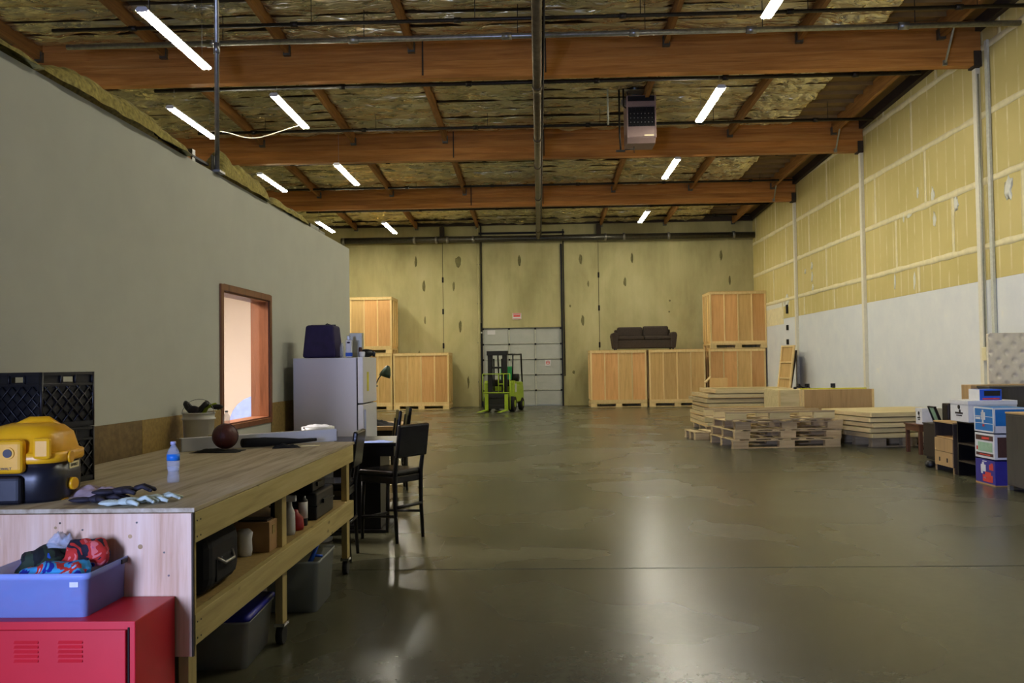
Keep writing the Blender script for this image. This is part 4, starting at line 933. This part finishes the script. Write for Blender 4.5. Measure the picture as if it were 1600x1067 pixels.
def bucket(label, loc, r, h, full=True):
    a = thing('bucket', label, 'bucket', loc)
    B().lathe([(r*.88, 0), (r*.9, .005), (r*.97, h*.78), (r*1.05, h*.78), (r*1.05, h*.82), (r*.98, h*.83), (r*.99, h*.96), (r*1.04, h*.965), (r*1.04, h), (r*.96, h), (r*.95, h*.9)], n=26).build('body', 'white_plastic', a)
    B().tube([(r*1.03*math.cos(t_), r*.3*math.sin(t_)-.02, h*.97+r*.9*math.sin(t_)) for t_ in [PI*i/14 for i in range(15)]], .0025, 5).build('bail', 'silver', a)
    return a
bucket('white bucket full of tools against the wall left of the window', (-2.74, 7.12-.22, T), .125, .26)
a = thing('headlamp', 'black goggles and strap heaped in the white bucket', 'goggles', (-2.76, 6.9, T+.25))
B().tube([(.085*math.cos(i*PI/8), .05*math.sin(i*PI/8), .05+.035*math.cos(i*PI/4)) for i in range(17)], .02, 8).build('strap', 'black', a); B().ell((0, -.05, .03), (.05, .03, .035)).build('lens', 'gloveblack', a)
a = thing('tape_measure', 'lime and black strap tool on the white bucket rim', 'tool', (-2.66, 6.93, T+.25))
B().tube([(-.05, 0, 0), (-.02, 0, .05), (.04, .01, .07), (.07, .02, .03)], .016, 8).build('body', 'lime2', a); B().ell((.06, 0, .05), (.05, .03, .022)).build('grip', 'black', a)
a = thing('plastic_tub', 'white ribbed tub with a bag liner in front of the fridge', 'tub', (-2.12, 8.75, 0))
a.location = (-2.13, 8.28, 0)
B().lathe([(.12, 0), (.13, .01), (.145, .9), (.155, .9), (.155, .93), (.15, .95), (.155, .97), (.155, 1.0), (.15, 1.02), (.155, 1.04), (.155, 1.09), (.14, 1.09)], n=24).build('body', 'white_plastic', a)
crumple('liner', 'white', None, None, None, .12, .12, .03, 6.6, parent=a).location = (0, 0, 1.09)
tag(B().lathe([(.03, 0), (.032, .04), (.02, .05)], n=12).build('white_cup', 'white_plastic'), 'tiny white cup on the bench below the window corner', 'cup', None, (-2.1, 6.98, T))
# --- shelf contents
Z = .585
a = thing('duffel_bag', 'black bag on the near end of the bench shelf', 'bag', (-1.76, 4.25, Z))
B().box(-.2, .2, -.24, .24, 0, .3).build('body', 'darkcloth', a, .08, 4); B().tube([(.2, -.1, .16), (.225, -.06, .13), (.225, .06, .13), (.2, .1, .16)], .008, 6).build('strap', 'silver', a); B().box(.19, .205, -.12, .14, .05, .16).build('pocket', 'darkcloth', a, .005)
o = B().lathe([(.04, 0), (.045, .03), (.042, .09), (.048, .13), (.03, .15)], n=14).build('paper_bag', 'card_white'); tag(o, 'white paper bag standing on the bench shelf', 'bag', None, (-1.7, 4.94, Z))
a = thing('shelf_carton', 'brown cardboard carton on the bench shelf left of the post', 'box', (-1.79, 5.02, Z), .0)
B().box(0, .21, 0, .15, 0, .175).build('body', 'cardboard', a, .003); B().box(.02, .19, .02, .13, .165, .185).build('contents', 'dark_wood', a); B().box(.21, .213, .05, .1, .1, .15).build('label_patch', 'osb2', a)
a = thing('spray_bottle', 'white spray bottle behind the middle bench post', 'bottle', (-1.62, 5.56, Z))
B().lathe([(.035, 0), (.038, .02), (.036, .14), (.018, .18), (.015, .21)], n=14).build('body', 'white_plastic', a); B().box(-.02, .045, -.014, .014, .21, .25).build('trigger', 'white', a, .005)
a = thing('red_bottle', 'dark red squat bottle with a pale label on the shelf', 'bottle', (-1.63, 5.72, Z))
B().lathe([(.055, 0), (.06, .02), (.055, .08), (.025, .11), (.02, .13)], n=14).build('body', 'redplastic', a)
a = thing('labelled_can', 'dark can with a white label on the bench shelf', 'can', (-1.62, 5.88, Z))
B().lathe([(.03, 0), (.032, .01), (.032, .17), (.02, .18), (.018, .2)], n=14).build('body', 'black', a); B().lathe([(.0326, .05), (.0326, .16)], n=14).build('can_label', 'card_white', a)
a = thing('tool_case', 'black tool case at the far end of the bench shelf', 'case', (-1.9, 6.05, Z))
B().box(0, .33, 0, .5, 0, .19).build('body', 'black', a, .015); B().box(.335, .345, .15, .32, .1, .13).build('handle', 'black', a); B().box(-.005, .335, -.005, .505, .095, .105).build('seam', 'blackmetal', a)
a = thing('drill_case', 'smaller black case stacked on the tool case', 'case', (-1.86, 6.1, Z+.19)); B().box(0, .25, 0, .35, 0, .09).build('body', 'black', a, .01); B().box(.25, .262, .1, .24, .03, .06).build('handle', 'black', a)
def bin_(label, loc, w, d, h, rz, lid):
    a = thing('storage_bin', label, 'bin', loc, rz)
    t_ = .006; b_ = B(); n = 4
    lv = [(w*.86, d*.86, .03, 0, 0), (w*.97, d*.97, .03, h*.94, 0), (w, d, .03, h*.945, 0), (w, d, .03, h, 0)]
    vs = []
    for q in lv: vs += [(x, y, q[3]) for x, y in rrect(q[0], q[1], q[2], n)]
    k = 4*(n+1); fs = [(i*k+j, i*k+(j+1) % k, (i+1)*k+(j+1) % k, (i+1)*k+j) for i in range(3) for j in range(k)]+[tuple(range(k))]
    B().add(vs, fs, None, True).build('body', 'tub_clear', a, thick=.004)
    if lid: loft([(w*1.02, d*1.02, .03, h, 0), (w*1.02, d*1.02, .03, h+.02, 0), (w*.9, d*.9, .03, h+.03, 0)], 4).build('lid', 'tub_blue', a)
    loft([(w*.8, d*.8, .03, .01, 0), (w*.86, d*.86, .03, h*.5, 0), (w*.5, d*.6, .03, h*.62, 0)], 4).build('contents', 'cardboard' if lid else 'dark_wood', a)
    return a
bin_('cloudy bin with a dark blue lid under the bench', (-1.82, 5.0, 0), .4, .56, .27, .05, True)
bin_('open cloudy bin with a blue handled tool under the far bench end', (-1.7, 6.1, 0), .38, .55, .35, .03, False)
tag(B().tube([(-1.6, 5.95, .3), (-1.57, 5.98, .38), (-1.56, 6.02, .43)], [.02, .014, .016], 8).tube([(-1.57, 5.98, .36), (-1.52, 6.0, .35)], .01, 6).build('blue_tool', 'blue'), 'bright blue tool handle sticking out of the open bin', 'tool')
# --- red locker and clothes bin
a = thing('metal_locker', 'red metal locker in front of the bench end panel', 'locker', (0, 0, 0))
B().box(-2.6, -1.59, 3.365, 3.735, .02, .673).build('carcass', 'red', a, .004)
f = B().box(-2.42, -1.622, 3.35, 3.367, .05, .643).build('door', 'red', a, .003)
for x0 in (-2.06, -1.885):
    for k in range(5):
        z = .595-.018*k
        B().prism([(3.35, z), (3.342, z-.001), (3.35, z+.009)], 'x', x0, x0+.095).build('louvre', 'red', f)
B().box(-2.44, -2.425, 3.352, 3.37, .04, .65).build('door_gap', 'gap', a); B().box(-1.618, -1.612, 3.36, 3.3655, .04, .65).build('door_gap', 'gap', a)
for x in (-2.55, -1.64):
    for y in (3.4, 3.7): B().cyl((x, y, 0), (x, y, .02), .02, 10).build('foot', 'black', a)
a = thing('clothes_bin', 'cloudy plastic bin of clothes on top of the red locker', 'bin', (-2.02, 3.59, .673), .0)
w, d, h = .44, .36, .175
vs = []; n = 4
lv = [(w*.93, d*.93, .025, 0), (w*.95, d*.95, .03, h*.85), (w, d, .03, h*.86), (w, d, .03, h)]
for q in lv: vs += [(x, y, q[3]) for x, y in rrect(q[0], q[1], q[2], n)]
k = 4*(n+1); fs = [(i*k+j, i*k+(j+1) % k, (i+1)*k+(j+1) % k, (i+1)*k+j) for i in range(3) for j in range(k)]+[tuple(range(k))]
B().add(vs, fs, None, True).build('body', 'tub', a, thick=.004)
B().box(.14, .175, -.1725, -.1705, .12, .14).build('label_patch', 'card_white', a)
B().box(.205, .226, .09, .14, .15, .17).build('latch', 'black', a, .003)
def cloth(label, loc, rx, ry, h, mat, seed, rz=0):
    bb = B(); bb.ell((0, 0, 0), (rx, ry, h), 40, 22)
    def wv(p):
        q = Vector(p); d = Vector((q.x*11, q.y*11, q.z*9+seed)); k = 1+.45*noise.noise(d)+.22*noise.noise(d*2.3)
        return (q.x*k, q.y*k, max(-.02, q.z*k*.85))
    bb.v = [wv(p) for p in bb.v]
    o = bb.build('garment', mat); tag(o, label, 'clothing', None, loc, rz)
def swirl(name, cols):
    m, t, b = newmat(name); setp(b, .85)
    n = noise_tex(t, coords(t, (1, 1, 1), rnd=False), 9, 2, .5, 1.2)
    r = N(t, 'ShaderNodeValToRGB'); r.color_ramp.interpolation = 'CONSTANT'; e_ = r.color_ramp.elements
    while len(e_) < len(cols): e_.new(.5)
    for x, (p, c) in zip(e_, cols): x.position = p; x.color = c
    L(t, n, r.inputs[0]); L(t, r.outputs[0], b.inputs['Base Color']); bump(t, b, n, .5, .02); M[name] = m
swirl('swirl_blue_red', [(0, C(20, 40, 150)), (.4, C(60, 160, 210)), (.5, C(200, 50, 40)), (.6, C(150, 190, 220)), (.68, C(30, 30, 60))])
swirl('swirl_red_dark', [(0, C(30, 24, 40)), (.42, C(190, 44, 36)), (.54, C(220, 110, 110)), (.6, C(60, 60, 150)), (.66, C(26, 20, 30))])
swirl('swirl_dark', [(0, C(16, 22, 24)), (.45, C(40, 56, 40)), (.58, C(30, 90, 200)), (.66, C(20, 24, 30))])
B().box(-.19, .19, -.14, .13, .012, .115).build('packed_clothes', 'swirl_blue_red', a, .03, 3)
zc = .673+.15
cloth('light blue and red patterned garment at the front of the clothes bin', (-1.99, 3.53, zc), .15, .09, .055, 'swirl_blue_red', 1.1)
cloth('red and black garment heaped highest in the clothes bin', (-1.93, 3.63, zc+.03), .095, .075, .1, 'swirl_red_dark', 4.1, .4)
cloth('dark green and blue garment at the left of the clothes bin', (-2.1, 3.64, zc+.01), .11, .085, .09, 'swirl_dark', 2.9)
o = crumple('clear_packet', 'bottle', 'clear plastic packet among the clothes in the bin', 'packet', (-2.06, 3.68, zc+.08), .06, .05, .07, 8.8)

# ------------------------------------------------------------------ fridge and things on it
a = thing('refrigerator', 'white refrigerator against the office wall', 'refrigerator', (-2.05, 9.68, 0), -.01)
B().box(-.72, 0, 0, .76, .03, 1.765).build('cabinet', 'fridge', a, .008); B().box(-.7, -.02, .02, .74, 0, .03).build('base', 'black', a)
B().box(0, .012, .01, .75, .05, 1.76).build('gasket', 'gap', a)
B().box(.012, .075, 0, .76, 1.25, 1.77).build('freezer_door', 'white', a, .008); f = B().box(.012, .075, 0, .76, .06, 1.235).build('fridge_door', 'white', a, .008)
B().box(.075, .1, .03, .06, .75, 1.18).build('handle', 'white', f, .006)
B().box(.075, .077, .2, .3, 1.38, 1.6).build('yellow_sticker', 'limeyellow', a)
T2 = 1.768
a = thing('insulated_bag', 'navy insulated bag on top of the refrigerator', 'bag', (-2.5, 9.98, T2))
def trap(b0, b1, z0, z1, d0, d1, ox=0):
    return B().add([(-b0, -d0, z0), (b0, -d0, z0), (b0, d0, z0), (-b0, d0, z0), (-b1+ox, -d1, z1), (b1+ox, -d1, z1), (b1+ox, d1, z1), (-b1+ox, d1, z1)], [(0, 3, 2, 1), (4, 5, 6, 7), (0, 1, 5, 4), (1, 2, 6, 5), (2, 3, 7, 6), (3, 0, 4, 7)])
trap(.195, .16, 0, .375, .2, .17).build('body', 'navy', a, .03, 3); B().box(-.14, .15, -.01, .01, .37, .385).build('zip', 'black', a); B().tube([(.02, 0, .375), (.05, 0, .395), (.09, 0, .38)], .008, 6).build('strap', 'black', a)
a = thing('spray_can', 'white and blue spray bottle on the refrigerator beside the navy bag', 'bottle', (-2.17, 9.85, T2))
B().box(-.035, .035, -.025, .025, 0, .2).build('body', 'white', a, .012, 3); B().box(-.037, .037, -.027, .027, 0.01, .06).build('blue_band', 'blue', a, .01); B().box(-.02, .015, -.01, .01, .2, .25).build('nozzle', 'silver', a, .005); B().ell((0, -.026, .17), (.02, .002, .01)).build('logo', 'navy', a)
tag(B().lathe([(.022, 0), (.024, .12), (.012, .15), (.012, .17)], n=12).build('small_bottle', 'bottle'), 'small clear bottle squeezed between navy bag and spray bottle', 'bottle', None, (-2.25, 9.85, T2))
a = thing('grey_carton', 'grey carton behind the spray bottle on the refrigerator', 'box', (-2.22, 10.1, T2)); B().box(0, .15, 0, .1, 0, .29).build('body', 'conduit', a, .004); B().box(.03, .12, -.002, 0, .06, .2).build('front_label', 'door_metal', a)
tag(B().lathe([(.02, 0), (.022, .1), (.015, .12)], n=12).build('brown_jar', 'desk_wood'), 'small brown jar on the refrigerator at the door side', 'jar', None, (-2.07, 10.0, T2))
tag(B().lathe([(.03, 0), (.035, .06), (.028, .065)], n=14).build('white_mug', 'card_white'), 'white cup on the refrigerator in front of the black pan', 'cup', None, (-2.03, 9.9, T2))
a = thing('black_helmet', 'black curved object resting on the refrigerator door edge', 'pan', (-2.03, 10.12, T2)); B().ell((0, 0, .05), (.09, .08, .05)).build('shell', 'black', a); B().tube([(.05, 0, .08), (.1, 0, .05), (.09, 0, .01)], .018, 8).build('brim', 'black', a)

# ------------------------------------------------------------------ bar stools and pub table
def make_stool(z=.64):
    a = thing('bar_stool', '', 'stool', group='black bar stools')
    # local: back at +x side, seat towards -x
    for s in (-1, 1):
        B().tube([(.02, s*.19, 0), (0, s*.19, .35), (0, s*.19, z), (.03, s*.19, z+.2), (.05, s*.19, 1.0)], [.016, .02, .022, .02, .018], 6).build('leg', 'black_wood', a)
        B().tube([(-.43, s*.18, 0), (-.41, s*.18, z-.05)], [.016, .021], 6).build('leg', 'black_wood', a)
        B().cyl((-.42, s*.185, .22), (.01, s*.19, .25), .014, 6).build('stretcher', 'black_wood', a)
    B().cyl((-.42, -.18, .2), (-.42, .18, .2), .015, 6).build('footrest', 'black_wood', a); B().cyl((0.01, -.18, .33), (.01, .18, .33), .016, 6).build('stretcher', 'black_wood', a)
    B().box(-.43, 0, -.2, .2, z-.09, z-.02).build('seat_frame', 'black_wood', a, .01); B().box(-.45, .0, -.215, .215, z-.02, z+.035).build('seat', 'leather', a, .025, 3)
    bm_ = B(); bm_.prism([(.02, .8), (.06, .795), (.1, 1.1), (.06, 1.11)], 'y', -.215, .215); bm_.build('backrest', 'leather', a, .012, 3)
    return a
st = make_stool(); st.location = (-1.27, 8.3, 0); st.rotation_euler = (0, 0, -.55); st['label'] = 'black bar stool standing farthest right, its back to the camera'
dup(st, (-1.65, 7.53, 0), .04, 'black bar stool right beside the far end of the workbench')
dup(st, (-1.85, 10.9, 0), .25, 'black bar stool behind the dark table, left one of the two')
dup(st, (-1.86, 11.8, 0), .25, 'farthest black bar stool behind the dark table')
a = thing('pub_table', 'dark square pub table between the bar stools and refrigerator', 'table', (-1.87, 8.97, 0))
B().box(-.45, .45, -.43, .43, .87, .905).build('tabletop', 'black_wood', a, .006); B().box(-.42, .42, -.4, .4, .77, .87).build('apron', 'black_wood', a); B().box(-.28, .26, -.27, .27, .03, .77).build('pedestal', 'black_wood', a, .006); B().box(-.34, .32, -.33, .33, 0, .03).build('base', 'black_wood', a)
crumple('folded_cloth', 'paleblue', 'pale folded papers lying on the dark pub table', 'paper', (-1.62, 8.62, .905), .14, .09, .02, 3.3)
# desk beyond the office wall end with lamp
a = thing('light_desk', 'tan topped desk beyond the refrigerator', 'desk', (-2.95, 13.0, 0)); B().box(0, .8, 0, 1.2, .7, .76).build('desktop', 'tan_lam', a, .004)
for x in (.02, .72):
    for y in (.02, 1.12): B().box(x, x+.06, y, y+.06, 0, .7).build('leg', 'black_wood', a)
B().box(.05, .75, .05, .09, .35, .7).build('modesty_panel', 'black_wood', a)
crumple('dark_bag', 'darkcloth', 'dark flat bag lying on the tan desk', 'bag', (-2.5, 13.4, .76), .26, .25, .1, 5.8)
a = thing('desk_lamp', 'dark green gooseneck lamp beside the refrigerator', 'lamp', (-2.6, 13.55, .76))
B().lathe([(.09, 0), (.09, .015), (.02, .025)], n=16).build('base', 'black', a); B().tube([(0, 0, .02), (-.02, 0, .3), (.0, 0, .55), (.08, 0, .72), (.17, 0, .83)], .009, 8).build('gooseneck', 'black', a)
q = B(); q.lathe([(.02, .1), (.045, .07), (.085, -.03), (.09, -.08), (.08, -.08), (.04, .05)], n=18, mat=Matrix.Translation((.2, 0, .82)) @ Matrix.Rotation(.35, 4, 'Y')); q.build('lamp_shade', 'dkgreen', a)
B().ell((.02, -.02, .6), (.05, .02, .02)).build('switch', 'black', a)
